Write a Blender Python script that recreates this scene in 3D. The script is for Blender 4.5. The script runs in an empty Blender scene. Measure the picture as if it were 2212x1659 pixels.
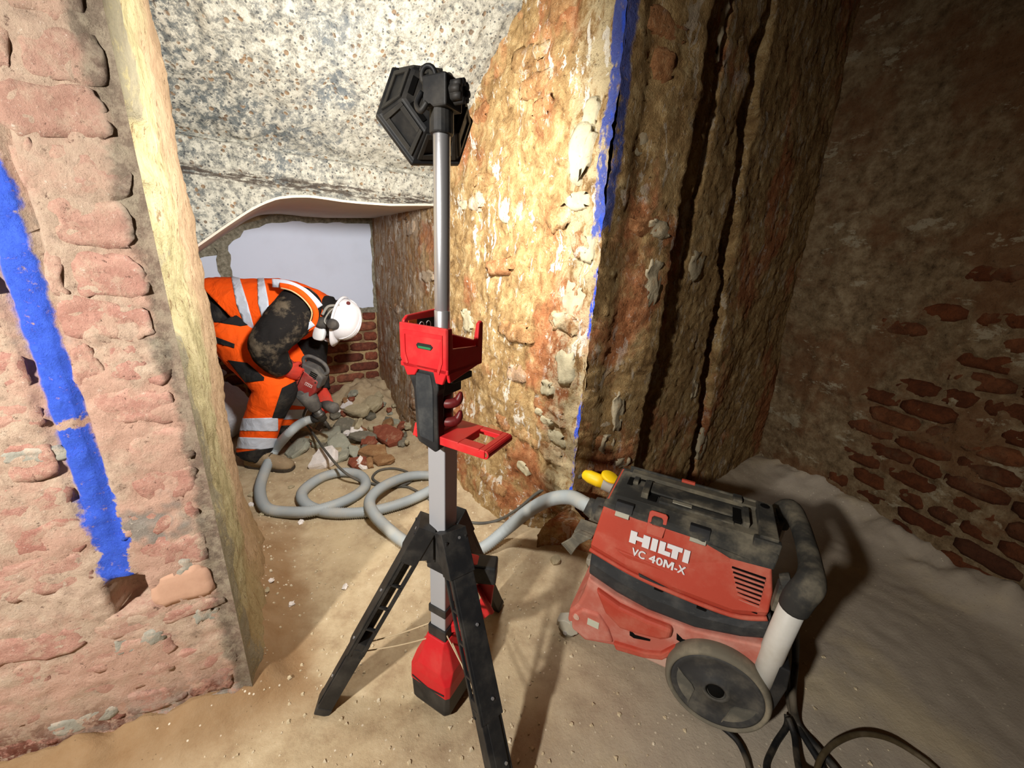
import bpy, bmesh, math, random
import numpy as np
from mathutils import Vector, Matrix, noise as mnoise

random.seed(7); np.random.seed(7)
scene = bpy.context.scene
COL = scene.collection

# ------------------------------------------------------------------ camera
W, H, FPX, CAM_Z = 2212.0, 1659.0, 831.0, 1.5
_d = np.array([965.0 - W/2, 3400.0 - H/2, FPX]); _d /= np.linalg.norm(_d)
_up = -_d
_f = np.array([0, 0, 1.0]); _yw = _f - _up*(_f @ _up); _yw /= np.linalg.norm(_yw)
_xw = np.cross(_yw, _up)
RM = np.stack([_xw, _yw, _up])
CAMP = np.array([0, 0, CAM_Z])
cam = bpy.data.cameras.new('camera'); cam_o = bpy.data.objects.new('camera', cam); COL.objects.link(cam_o)
cam.sensor_fit = 'HORIZONTAL'; cam.sensor_width = 36.0; cam.lens = 36.0*FPX/W
cam.clip_start = 0.02; cam.clip_end = 60
_m = Matrix.Identity(4)
for _i in range(3):
    _m[_i][0] = RM[_i][0]; _m[_i][1] = -RM[_i][1]; _m[_i][2] = -RM[_i][2]; _m[_i][3] = CAMP[_i]
cam_o.matrix_world = _m
scene.camera = cam_o

# ------------------------------------------------------------------ world, lights, exposure
wd = bpy.data.worlds.new('cellar_air'); scene.world = wd; wd.use_nodes = True
wd.node_tree.nodes['Background'].inputs[0].default_value = (0.75, 0.85, 1.0, 1)
wd.node_tree.nodes['Background'].inputs[1].default_value = 0.0
MAIN_P, FILL_P = 54.0, 80.0
LAMP_AXIS = Vector((-0.455, 0.864, -0.23)).normalized()
LAMP_C = Vector((-0.235, 1.10, 1.838))
FILL_L = Vector((-1.22, -0.75, 1.97))
la = bpy.data.lights.new('site_lamp_beam', 'AREA'); la.shape = 'DISK'; la.size = 0.17
la.energy = MAIN_P; la.color = (1.0, 0.98, 0.96)
lo = bpy.data.objects.new('site_lamp_beam', la); COL.objects.link(lo)
lo.location = LAMP_C + LAMP_AXIS*0.062
lo.rotation_euler = LAMP_AXIS.to_track_quat('-Z', 'Y').to_euler()
lf = bpy.data.lights.new('second_lamp_beam', 'SPOT'); lf.energy = FILL_P*4; lf.shadow_soft_size = 0.06
lf.spot_size = math.radians(125); lf.spot_blend = 1.0; lf.color = (1.0, 0.955, 0.89)
lfo = bpy.data.objects.new('second_lamp_beam', lf); COL.objects.link(lfo); lfo.location = FILL_L
lfo.rotation_euler = (Vector((-0.65, 1.0, 0.75)) - FILL_L).to_track_quat('-Z', 'Y').to_euler()
vs = scene.view_settings
scene.display_settings.display_device = 'sRGB'
vs.view_transform = 'Standard'; vs.look = 'None'; vs.gamma = 1.0; vs.use_curve_mapping = False
vs.exposure = 0.0

# ------------------------------------------------------------------ helpers: rays from picture points to real points
def ray(px, py): return RM @ np.array([px - W/2, py - H/2, FPX])
def at(px, py, Y):
    r = ray(px, py); return Vector(CAMP + r*(Y/r[1]))
def on_z(px, py, z=0.0):
    r = ray(px, py); return Vector(CAMP + r*((z - CAM_Z)/r[2]))
def on_plane(px, py, P, n):
    r = ray(px, py); P = np.array(P, float); n = np.array(n, float)
    return Vector(CAMP + r*(((P - CAMP) @ n)/(r @ n)))
def V2(p): return Vector((p[0], p[1], 0))
def sm(a, b, x):
    t = min(1.0, max(0.0, (x - a)/(b - a))); return t*t*(3 - 2*t)
def fr(p, sc, octv=4, H_=0.75): return mnoise.fractal(p*sc, H_, 2.0, octv)
def lin(c):
    return tuple((x/12.92 if x <= 0.04045 else ((x + 0.055)/1.055)**2.4) for x in [v/255.0 for v in c]) + (1.0,)

# ------------------------------------------------------------------ helpers: linking, tagging
def link(name, me, mat=None, parent=None, smooth=False, center=True, **props):
    if mat is not None:
        me.materials.clear()
        for m in (mat if isinstance(mat, (list, tuple)) else [mat]): me.materials.append(m)
    if smooth:
        me.polygons.foreach_set('use_smooth', [True]*len(me.polygons))
    o = bpy.data.objects.new(name, me); COL.objects.link(o)
    if center and len(me.vertices):
        n = len(me.vertices); co = np.empty(n*3, 'f'); me.vertices.foreach_get('co', co); co = co.reshape(-1, 3)
        c = (co.min(0) + co.max(0))/2
        me.vertices.foreach_set('co', (co - c).ravel()); me.update()
        o.location = Vector([float(v) for v in c])
    _OFF[o.name] = tuple(o.location)
    if parent is not None:
        o.parent = parent; o.location = o.location - Vector(offset_of(parent))
    for k, v in props.items(): o[k] = v
    return o
_OFF = {}
def offset_of(p): return _OFF.get(p.name, (0, 0, 0))
def thing(name, label, cat, loc=(0, 0, 0), rotz=0.0, group=None):
    o = bpy.data.objects.new(name, None); COL.objects.link(o); o.empty_display_size = 0.05
    o.location = loc; o.rotation_euler = (0, 0, rotz); o['label'] = label; o['category'] = cat
    if group: o['group'] = group
    return o
def wthing(name, label, cat, loc, group=None):
    """an Empty whose children are authored in world coordinates"""
    o = thing(name, label, cat, loc, 0, group); _OFF[o.name] = tuple(loc); return o
def tag(o, label, cat, group=None):
    o['label'] = label; o['category'] = cat
    if group: o['group'] = group
    return o
def bev(o, w, seg=2, ang=35):
    m = o.modifiers.new('edge', 'BEVEL'); m.width = w; m.segments = seg; m.limit_method = 'ANGLE'; m.angle_limit = math.radians(ang)
    m.harden_normals = False
    return o

class MB:
    def __init__(s): s.v = []; s.f = []
    def add(s, vs_, fs):
        b = len(s.v); s.v += [tuple(v) for v in vs_]; s.f += [tuple(b + i for i in f) for f in fs]; return s
    def box(s, x0, x1, y0, y1, z0, z1, M=None):
        vs_ = [Vector((x, y, z)) for z in (z0, z1) for y in (y0, y1) for x in (x0, x1)]
        if M is not None: vs_ = [M @ v for v in vs_]
        return s.add(vs_, [(0, 2, 3, 1), (4, 5, 7, 6), (0, 1, 5, 4), (2, 6, 7, 3), (0, 4, 6, 2), (1, 3, 7, 5)])
    def prism(s, poly, a, b, axis='y', M=None):
        """poly of (u,w) extruded from a to b along axis (y: u=x,w=z ; x: u=y,w=z ; z: u=x,w=y)"""
        n = len(poly)
        def P(u, w, t):
            v = {'y': (u, t, w), 'x': (t, u, w), 'z': (u, w, t)}[axis]; v = Vector(v); return M @ v if M is not None else v
        vs_ = [P(u, w, a) for u, w in poly] + [P(u, w, b) for u, w in poly]
        fs = [tuple(range(n))[::-1], tuple(range(n, 2*n))] + [(i, (i+1) % n, n + (i+1) % n, n + i) for i in range(n)]
        return s.add(vs_, fs)
    def rings(s, rings, cap=True, closed=False):
        n = len(rings[0]); b = len(s.v)
        for r in rings: s.v += [tuple(p) for p in r]
        m = len(rings)
        for j in range(m if closed else m - 1):
            k = (j+1) % m
            for i in range(n):
                s.f.append((b + j*n + i, b + j*n + (i+1) % n, b + k*n + (i+1) % n, b + k*n + i))
        if cap and not closed:
            s.f.append(tuple(b + i for i in range(n))[::-1]); s.f.append(tuple(b + (m-1)*n + i for i in range(n)))
        return s
    def tube(s, pts, r, n=10, up=None, cap=True, closed=False):
        return s.rings(loft_rings(pts, r, n, up, closed), cap, closed)
    def cyl(s, p, q, r0, r1=None, n=20, cap=True):
        return s.tube([p, q], [r0, r0 if r1 is None else r1], n, None, cap)
    def lathe(s, prof, n=32, M=None, cap=True):
        """prof of (r, h) around Z"""
        rr = []
        for r, h in prof:
            rr.append([(M @ Vector((r*math.cos(2*math.pi*i/n), r*math.sin(2*math.pi*i/n), h))) if M is not None else
                       Vector((r*math.cos(2*math.pi*i/n), r*math.sin(2*math.pi*i/n), h)) for i in range(n)])
        return s.rings(rr, cap)
    def mesh(s, name):
        me = bpy.data.meshes.new(name); me.from_pydata(s.v, [], s.f)
        bm = bmesh.new(); bm.from_mesh(me); bmesh.ops.recalc_face_normals(bm, faces=bm.faces); bm.to_mesh(me); bm.free()
        me.update(); return me
    def build(s, name, mat=None, parent=None, smooth=False, bevel=0, seg=2, **props):
        o = link(name, s.mesh(name), mat, parent, smooth, True, **props)
        if bevel: bev(o, bevel, seg)
        return o

def loft_rings(pts, r, n, up=None, closed=False):
    pts = [Vector(p) for p in pts]; m = len(pts)
    if not isinstance(r, (list, tuple)): r = [r]*m
    rings = []; side = None
    for j in range(m):
        if closed: t = pts[(j+1) % m] - pts[j-1]
        else: t = pts[min(j+1, m-1)] - pts[max(j-1, 0)]
        if t.length < 1e-9: t = Vector((0, 0, 1))
        t.normalize()
        if side is None:
            u = Vector(up) if up is not None else (Vector((0, 0, 1)) if abs(t.z) < 0.9 else Vector((0, 1, 0)))
            side = t.cross(u).normalized()
        else:
            side = side - t*side.dot(t)
            side = side.normalized() if side.length > 1e-6 else t.orthogonal().normalized()
        bi = side.cross(t).normalized()
        ra, rb = r[j] if isinstance(r[j], (list, tuple)) else (r[j], r[j])
        rings.append([pts[j] + side*(ra*math.cos(2*math.pi*i/n)) + bi*(rb*math.sin(2*math.pi*i/n)) for i in range(n)])
    return rings
def smooth_path(pts, sub=8, closed=False):
    P = [Vector(p) for p in pts]; n = len(P); out = []
    rng = n if closed else n - 1
    for i in range(rng):
        p0 = P[(i-1) % n] if closed else P[max(i-1, 0)]; p1 = P[i]; p2 = P[(i+1) % n]; p3 = P[(i+2) % n] if closed else P[min(i+2, n-1)]
        for k in range(sub):
            t = k/sub
            out.append(0.5*((2*p1) + (p2 - p0)*t + (2*p0 - 5*p1 + 4*p2 - p3)*t*t + (3*p1 - p0 - 3*p2 + p3)*t*t*t))
    if not closed: out.append(P[-1])
    return out
def interp_list(vals, sub):
    out = []
    for i in range(len(vals) - 1):
        a, b = vals[i], vals[i+1]
        for k in range(sub):
            t = k/sub
            out.append(tuple(x + (y - x)*t for x, y in zip(a, b)) if isinstance(a, (tuple, list)) else a + (b - a)*t)
    out.append(vals[-1]); return out

# ------------------------------------------------------------------ helpers: node materials
class NM:
    def __init__(s, name, rough=0.85, spec=0.25, metal=0.0):
        s.mat = bpy.data.materials.new(name); s.mat.use_nodes = True
        s.t = s.mat.node_tree; s.N = s.t.nodes; s.L = s.t.links
        s.b = s.N['Principled BSDF']; s.b.inputs['Roughness'].default_value = rough
        s.b.inputs['Specular IOR Level'].default_value = spec; s.b.inputs['Metallic'].default_value = metal
        s._pos = s._obj = None
    def pos(s):
        if s._pos is None: s._pos = s.N.new('ShaderNodeNewGeometry').outputs['Position']
        return s._pos
    def obj(s):
        if s._obj is None: s._obj = s.N.new('ShaderNodeTexCoord').outputs['Object']
        return s._obj
    def rnd(s): return s.N.new('ShaderNodeObjectInfo').outputs['Random']
    def set(s, sock, v):
        if isinstance(v, bpy.types.NodeSocket): s.L.new(v, sock)
        elif isinstance(v, (tuple, list)) and sock.type == 'RGBA' and len(v) == 3: sock.default_value = tuple(v) + (1,)
        else: sock.default_value = v
    def scale(s, vec, sc):
        n = s.N.new('ShaderNodeVectorMath'); n.operation = 'MULTIPLY'; s.L.new(vec, n.inputs[0]); n.inputs[1].default_value = sc; return n.outputs[0]
    def noise(s, sc, det=4, ro=0.6, vec=None, dist=0.0, col=False):
        n = s.N.new('ShaderNodeTexNoise'); s.L.new(vec or s.pos(), n.inputs['Vector'])
        n.inputs['Scale'].default_value = sc; n.inputs['Detail'].default_value = det; n.inputs['Roughness'].default_value = ro; n.inputs['Distortion'].default_value = dist
        return n.outputs['Color' if col else 'Fac']
    def voro(s, sc, vec=None, feat='F1', rand=1.0):
        n = s.N.new('ShaderNodeTexVoronoi'); n.feature = feat; s.L.new(vec or s.pos(), n.inputs['Vector']); n.inputs['Scale'].default_value = sc
        n.inputs['Randomness'].default_value = rand; return n.outputs['Distance']
    def ramp(s, fac, stops, mode='LINEAR'):
        n = s.N.new('ShaderNodeValToRGB'); s.L.new(fac, n.inputs[0]); cr = n.color_ramp; cr.interpolation = mode
        while len(cr.elements) < len(stops): cr.elements.new(0.5)
        for e, (p, c) in zip(cr.elements, stops):
            e.position = p
            e.color = c if isinstance(c, tuple) and len(c) == 4 else ((c, c, c, 1) if not isinstance(c, tuple) else c + (1,))
        return n.outputs[0]
    def mix(s, fac, a, b, mode='MIX'):
        n = s.N.new('ShaderNodeMix'); n.data_type = 'RGBA'; n.blend_type = mode; n.clamp_factor = True
        s.set(n.inputs[0], fac); s.set(n.inputs[6], a); s.set(n.inputs[7], b); return n.outputs[2]
    def math(s, op, a, b=None, c=None, clamp=False):
        n = s.N.new('ShaderNodeMath'); n.operation = op; n.use_clamp = clamp
        s.set(n.inputs[0], a)
        if b is not None: s.set(n.inputs[1], b)
        if c is not None: s.set(n.inputs[2], c)
        return n.outputs[0]
    def step(s, x, a, b):
        n = s.N.new('ShaderNodeMapRange'); n.interpolation_type = 'SMOOTHSTEP'; s.set(n.inputs[0], x)
        n.inputs[1].default_value = min(a, b); n.inputs[2].default_value = max(a, b)
        n.inputs[3].default_value = 0 if a < b else 1; n.inputs[4].default_value = 1 if a < b else 0
        return n.outputs[0]
    def dot(s, P, d, vec=None):
        n = s.N.new('ShaderNodeVectorMath'); n.operation = 'SUBTRACT'; s.L.new(vec or s.pos(), n.inputs[0]); n.inputs[1].default_value = P
        k = s.N.new('ShaderNodeVectorMath'); k.operation = 'DOT_PRODUCT'; s.L.new(n.outputs[0], k.inputs[0]); k.inputs[1].default_value = d
        return k.outputs['Value']
    def sepz(s, vec=None):
        n = s.N.new('ShaderNodeSeparateXYZ'); s.L.new(vec or s.pos(), n.inputs[0]); return n.outputs[2]
    def color(s, c): s.set(s.b.inputs['Base Color'], c); return s
    def bump(s, h, strength=0.6, dist=0.01):
        n = s.N.new('ShaderNodeBump'); n.inputs['Strength'].default_value = strength; n.inputs['Distance'].default_value = dist
        s.L.new(h, n.inputs['Height'])
        prev = s.b.inputs['Normal'].links
        if prev: s.L.new(prev[0].from_socket, n.inputs['Normal'])
        s.L.new(n.outputs[0], s.b.inputs['Normal']); return s

def plastic(name, c, dust=0.35, dustc=(150, 138, 118), rough=0.55, scale=9, spec=0.3, var=0.12, scuff=0.0):
    """moulded plastic or painted metal with site dust lying on it in blotches"""
    m = NM(name, rough, spec)
    n1 = m.noise(scale, 5, 0.65, m.obj()); n2 = m.noise(scale*6, 4, 0.7, m.obj())
    base = m.mix(m.math('MULTIPLY', n2, var*2), lin(c), tuple(v*0.55 for v in lin(c)[:3]) + (1,))
    fac = m.math('MULTIPLY', m.step(n1, 0.42, 0.75), dust)
    col = m.mix(fac, base, lin(dustc))
    if scuff:
        w = m.noise(scale*3, 6, 0.8, m.scale(m.obj(), (1, 1, 6)))
        col = m.mix(m.math('MULTIPLY', m.step(w, 0.62, 0.72), scuff), col, lin((170, 165, 155)))
    m.color(col); m.bump(n2, 0.12, 0.003)
    s_ = m.math('MULTIPLY_ADD', fac, 0.4, rough, True); m.L.new(s_, m.b.inputs['Roughness'])
    return m.mat
def flat(name, c, rough=0.6, spec=0.3, metal=0.0, nz=0.1, sc=30):
    m = NM(name, rough, spec, metal); n = m.noise(sc, 4, 0.6, m.obj())
    m.color(m.mix(m.math('MULTIPLY', n, nz*2), lin(c), tuple(v*0.6 for v in lin(c)[:3]) + (1,))); m.bump(n, 0.08, 0.002)
    return m.mat
# ================================================================== materials of the setting
D_PASS = Vector((-0.56, 0.83, 0)).normalized()          # left reveal runs this way
FACE_T = Vector((-0.9, -0.43, 0)).normalized(); FACE_N = Vector((0.43, -0.9, 0)).normalized()
P_L = Vector((-0.83, 0.92, 0))                           # left arris of the opening
R_T = Vector((0.585, -0.81, 0)).normalized(); R_N = Vector((-0.81, -0.585, 0)).normalized()
P_B = Vector((-1.39, 3.85, 0))                           # back right corner of the recess
P_R = Vector((0.30, 1.53, 0))                            # right arris of the opening
B_T = Vector((-0.81, -0.585, 0)).normalized(); B_N = Vector((0.585, -0.81, 0)).normalized()
P_C = Vector((2.12, 2.95, 0)); P_E = Vector((2.47, 1.42, 0))
D_T = (P_E - P_C).normalized(); D_N = Vector((-0.975, -0.223, 0)).normalized()
C_T = Vector((0.79, 0.615, 0)).normalized(); C_N = Vector((0.615, -0.79, 0)).normalized()

def blue_paint(m, col, s_dot, lo, hi, zlo, zsoft, ragged=0.03, keep=0.0, bcol=(28, 60, 205), gap=0.0):
    """sprayed marking line: a band lo..hi along s, above zlo, with a ragged lower end; keep > 0 breaks it into flakes"""
    z = m.sepz(); w = m.noise(16, 4, 0.7); w2 = m.noise(55, 4, 0.7)
    rag = m.math('MULTIPLY', m.math('SUBTRACT', w, 0.5), m.math('MULTIPLY_ADD', m.step(z, 1.0, 0.72), ragged*2.5 if gap else 0.0, ragged))
    s2 = m.math('ADD', s_dot, rag)
    a = m.step(s2, lo - 0.004, lo + 0.004); b = m.step(s2, hi + 0.010, hi - 0.006)
    zz = m.math('ADD', z, m.math('MULTIPLY', m.math('SUBTRACT', w, 0.5), zsoft))
    c = m.step(zz, zlo - 0.02, zlo + 0.02)
    f = m.math('MULTIPLY', m.math('MULTIPLY', a, b), c)
    if gap:
        dz = m.math('ABSOLUTE', m.math('SUBTRACT', zz, gap)); f = m.math('MULTIPLY', f, m.step(dz, 0.008, 0.016))
    if keep: f = m.math('MULTIPLY', f, m.step(m.noise(7, 5, 0.75, m.scale(m.pos(), (1, 1, 0.6))), keep - 0.05, keep + 0.05))
    f = m.math('MULTIPLY', f, m.step(w2, 0.22, 0.40))
    shade = m.mix(w2, lin(bcol), lin((bcol[0] + 40, bcol[1] + 50, min(255, bcol[2] + 35))))
    return m.mix(f, col, shade)

def mat_pier(name, brick):
    m = NM(name, 0.92, 0.15)
    n1 = m.noise(5, 5, 0.65); n2 = m.noise(28, 6, 0.75); n3 = m.noise(110, 4, 0.75)
    if brick:
        r = m.ramp(m.rnd(), [(0.0, lin((202, 150, 134))), (0.3, lin((216, 172, 152))), (0.6, lin((208, 158, 140))), (0.85, lin((222, 186, 164))), (1.0, lin((190, 134, 118)))])
        col = m.mix(m.step(n2, 0.34, 0.66), m.mix(0.5, r, lin((168, 108, 96))), r)
        col = m.mix(m.math('MULTIPLY', m.step(m.noise(11, 6, 0.75), 0.48, 0.60), 0.7), col, lin((214, 184, 160)))       # lime smears
        col = m.mix(m.math('MULTIPLY', m.step(n3, 0.60, 0.74), 0.7), col, lin((236, 214, 196)))    # grog specks
    else:
        col = m.ramp(n2, [(0.25, lin((132, 114, 98))), (0.45, lin((202, 174, 152))), (0.6, lin((216, 190, 166))), (0.8, lin((172, 160, 146)))])
        col = m.mix(m.math('MULTIPLY', m.step(n1, 0.42, 0.56), 0.75), col, lin((208, 164, 144)))
        g = m.step(m.noise(3.4, 4, 0.7), 0.56, 0.66)
        col = m.mix(m.math('MULTIPLY', g, 0.8), col, lin((142, 142, 134)))
    z = m.sepz()
    up = m.math('MULTIPLY', m.step(z, 1.15, 1.75), 0.45)
    col = m.mix(up, col, lin((160, 138, 120)))                                                      # upper courses dimmed: lamp light fading upwards, put into the colour
    low = m.math('MULTIPLY', m.step(m.math('ADD', z, m.math('MULTIPLY', n1, 0.3)), 0.42, 0.22), m.step(n2, 0.4, 0.55))
    col = m.mix(low, col, m.mix(m.step(n1, 0.45, 0.6), lin((118, 70, 56)), lin((168, 164, 152))))   # damp bottom courses
    n5 = m.noise(62, 7, 0.82)
    col = m.mix(m.math('MULTIPLY', m.step(n5, 0.41, 0.35), 0.8), col, lin((96, 70, 60)))
    col = m.mix(m.math('MULTIPLY', m.step(n5, 0.60, 0.66), 0.65), col, lin((236, 220, 204)))
    e_ = m.dot(P_L, FACE_T)
    edge = m.step(m.math('ADD', e_, m.math('MULTIPLY', m.math('SUBTRACT', n1, 0.5), 0.14)), 0.055, 0.030)
    col = m.mix(m.math('MULTIPLY', edge, 0.75), col, m.mix(m.step(n2, 0.4, 0.6), lin((98, 90, 78)), lin((150, 142, 122))))
    s_dot = m.dot(P_L, FACE_T)
    col = blue_paint(m, col, s_dot, 0.205, 0.262, 0.60, 0.10, 0.030, 0.32, (44, 74, 205), 1.07)
    m.color(col)
    m.bump(n2, 0.6, 0.010); m.bump(n5, 0.8, 0.008); m.bump(n3, 0.6, 0.003)
    return m.mat

def mat_rubble_wall(name, tone=1.0, brick=False, blue=None, white=0.5, dark=False, tan=1.0, wash=False):
    """hacked masonry: tan clay, red brick, pale chips and whitewash streaks"""
    m = NM(name, 0.93, 0.12)
    vst = m.scale(m.pos(), (1.0, 1.0, 0.75))
    n1 = m.noise(2.6, 5, 0.65, vst); n2 = m.noise(14, 6, 0.72, vst, 0.6); n3 = m.noise(60, 5, 0.75); n4 = m.noise(170, 3, 0.7)
    c_tan = m.ramp(n2, [(0.28, lin((92, 68, 42))), (0.42, lin((142, 112, 72))), (0.55, lin((172, 142, 96))), (0.72, lin((206, 182, 136)))])
    c_red = m.ramp(n2, [(0.25, lin((108, 58, 34))), (0.5, lin((166, 98, 62))), (0.75, lin((196, 136, 94)))])
    z = m.sepz()
    redness = m.step(m.math('ADD', n1, m.math('MULTIPLY', m.step(z, 1.35, 0.3), 0.06)), 0.53, 0.64)
    if brick:
        r = m.ramp(m.rnd(), [(0, 0.1), (0.35, 0.6), (0.6, 0.2), (1, 0.8)])
        col = m.mix(r, c_tan, c_red)
        col = m.mix(m.math('MULTIPLY', m.step(m.rnd(), 0.80, 0.86), 0.75), col, lin((196, 184, 158)))
    else:
        col = m.mix(m.math('MULTIPLY', redness, 0.75), c_tan, c_red)
    # pale limewash left in runs and chips
    vr = m.scale(m.pos(), (17.0, 17.0, 6.5)); runs = m.noise(1.0, 5, 0.7, vr, 0.6)
    chips = m.noise(13, 8, 0.82)
    wf = m.math('MAXIMUM', m.math('MULTIPLY', m.step(runs, 0.565, 0.59), m.step(m.noise(3.1, 3, 0.6), 0.45, 0.53)), m.step(chips, 0.61, 0.635))
    wf = m.math('MULTIPLY', wf, white)
    if wash:
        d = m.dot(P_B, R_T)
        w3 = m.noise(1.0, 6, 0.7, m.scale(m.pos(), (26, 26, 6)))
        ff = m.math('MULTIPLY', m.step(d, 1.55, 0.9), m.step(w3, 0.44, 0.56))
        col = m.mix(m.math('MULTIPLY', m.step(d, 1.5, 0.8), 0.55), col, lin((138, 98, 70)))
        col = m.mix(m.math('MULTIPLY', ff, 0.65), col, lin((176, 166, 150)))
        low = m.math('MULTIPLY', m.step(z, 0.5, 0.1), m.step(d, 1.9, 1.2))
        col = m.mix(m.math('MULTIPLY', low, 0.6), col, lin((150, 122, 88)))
    if not dark and not wash: pass
    dR = m.dot(P_R, R_T); pale = m.math('MULTIPLY', m.step(m.math('ADD', dR, m.math('MULTIPLY', m.math('SUBTRACT', n1, 0.5), 0.25)), -0.24, -0.16), m.step(n2, 0.40, 0.55))
    if wash: col = m.mix(m.math('MULTIPLY', pale, 0.6), col, lin((196, 184, 150)))
    col = m.mix(wf, col, lin((222, 216, 202)))
    col = m.mix(m.math('MULTIPLY', m.step(n3, 0.42, 0.33), 0.75), col, lin((74, 50, 30)))
    col = m.mix(m.math('MULTIPLY', m.step(n3, 0.60, 0.68), 0.4), col, lin((226, 204, 160)))
    if dark: col = m.mix(0.4, col, lin((92, 62, 38)))
    if blue == 'right':
        sd = m.dot(P_R, R_T)
        col = blue_paint(m, col, sd, -0.055, 0.05, 1.62, 0.22, 0.03, 0.44, (56, 62, 140))  # upper end of the line, its shade put into a duller purple blue
        col = blue_paint(m, col, sd, -0.022, 0.03, 0.50, 0.3, 0.02, 0.55, (30, 58, 190))
    if blue == 'centre':
        sd = m.dot(P_R, C_T)
        col = blue_paint(m, col, sd, -0.04, 0.040, 1.62, 0.22, 0.05, 0.45, (58, 60, 128))  # line on the face turned from the lamp, shade painted into its blue
    if tone != 1.0: col = m.mix(1.0, col, (tone, tone, tone, 1), 'MULTIPLY')
    m.color(col)
    m.bump(n2, 0.5, 0.012); m.bump(n3, 0.9, 0.012); m.bump(n4, 0.6, 0.004)
    return m.mat

def mat_dark_brick(name, brick):
    m = NM(name, 0.92, 0.12)
    n1 = m.noise(2.2, 5, 0.65); n2 = m.noise(16, 6, 0.72); n3 = m.noise(80, 4, 0.7)
    if brick:
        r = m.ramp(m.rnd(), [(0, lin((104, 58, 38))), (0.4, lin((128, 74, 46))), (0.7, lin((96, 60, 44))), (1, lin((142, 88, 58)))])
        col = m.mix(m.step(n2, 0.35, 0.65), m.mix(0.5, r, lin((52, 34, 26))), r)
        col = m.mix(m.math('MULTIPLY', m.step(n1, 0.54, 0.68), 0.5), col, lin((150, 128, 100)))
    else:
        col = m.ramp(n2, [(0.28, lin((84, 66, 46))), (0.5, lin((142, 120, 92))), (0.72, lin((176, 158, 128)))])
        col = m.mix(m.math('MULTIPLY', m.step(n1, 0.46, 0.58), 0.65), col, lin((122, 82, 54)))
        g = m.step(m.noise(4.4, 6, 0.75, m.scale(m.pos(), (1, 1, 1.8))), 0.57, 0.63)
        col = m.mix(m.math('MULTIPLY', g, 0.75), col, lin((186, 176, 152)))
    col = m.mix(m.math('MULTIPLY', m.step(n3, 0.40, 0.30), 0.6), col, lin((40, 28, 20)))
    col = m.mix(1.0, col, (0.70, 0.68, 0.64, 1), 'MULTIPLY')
    m.color(col); m.bump(n2, 0.7, 0.02); m.bump(n3, 0.6, 0.006)
    return m.mat

A_F0 = Vector((-0.536, 2.673, 0))
def mat_concrete():
    m = NM('broken_concrete', 0.93, 0.12)
    n1 = m.noise(2.2, 5, 0.65); n2 = m.noise(30, 7, 0.8); n3 = m.noise(110, 4, 0.7)
    v = m.voro(52, m.noise(40, 3, 0.6, None, 0, True)); v2 = m.voro(27); v3 = m.voro(58)
    col = m.ramp(n2, [(0.34, lin((74, 76, 76))), (0.42, lin((138, 135, 124))), (0.52, lin((180, 176, 160))), (0.75, lin((206, 202, 188)))])
    gf = m.step(n1, 0.50, 0.66)
    col = m.mix(m.math('MULTIPLY', gf, m.math('MULTIPLY', m.step(n2, 0.60, 0.46), 0.9)), col, lin((104, 110, 112)))
    dl = m.dot(A_F0, B_T); lf_ = m.step(m.math('ADD', dl, m.math('MULTIPLY', m.math('SUBTRACT', n1, 0.5), 1.2)), 0.75, 1.25)
    col = m.mix(m.math('MULTIPLY', lf_, m.math('MULTIPLY', m.step(n2, 0.56, 0.44), 0.8)), col, lin((92, 98, 98)))
    dst = m.math('MULTIPLY', m.math('SUBTRACT', m.noise(90, 3, 0.6), 0.5), 0.18)
    rr = m.math('MULTIPLY', m.step(m.math('ADD', v2, dst), 0.27, 0.22), m.step(m.noise(15, 2, 0.5), 0.42, 0.5))
    col = m.mix(m.math('MULTIPLY', rr, 0.9), col, m.mix(m.noise(13, 2, 0.5), lin((64, 66, 68)), lin((170, 134, 92))))
    r2 = m.math('MULTIPLY', m.step(m.math('ADD', v3, dst), 0.31, 0.25), m.step(m.noise(37, 2, 0.5), 0.47, 0.54))
    col = m.mix(m.math('MULTIPLY', r2, 0.8), col, lin((66, 68, 70)))
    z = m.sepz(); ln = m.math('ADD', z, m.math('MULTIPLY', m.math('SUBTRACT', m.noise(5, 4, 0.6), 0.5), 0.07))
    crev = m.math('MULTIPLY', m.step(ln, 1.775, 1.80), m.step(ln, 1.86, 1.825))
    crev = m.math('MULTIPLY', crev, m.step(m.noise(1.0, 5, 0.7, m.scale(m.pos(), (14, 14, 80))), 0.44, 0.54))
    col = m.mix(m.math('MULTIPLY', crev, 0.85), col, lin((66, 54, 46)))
    m.color(col); m.bump(n2, 0.8, 0.018); m.bump(m.math('SUBTRACT', 1.0, m.step(v2, 0.3, 0.1)), 0.5, 0.012); m.bump(n3, 0.5, 0.004)
    return m.mat

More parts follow.
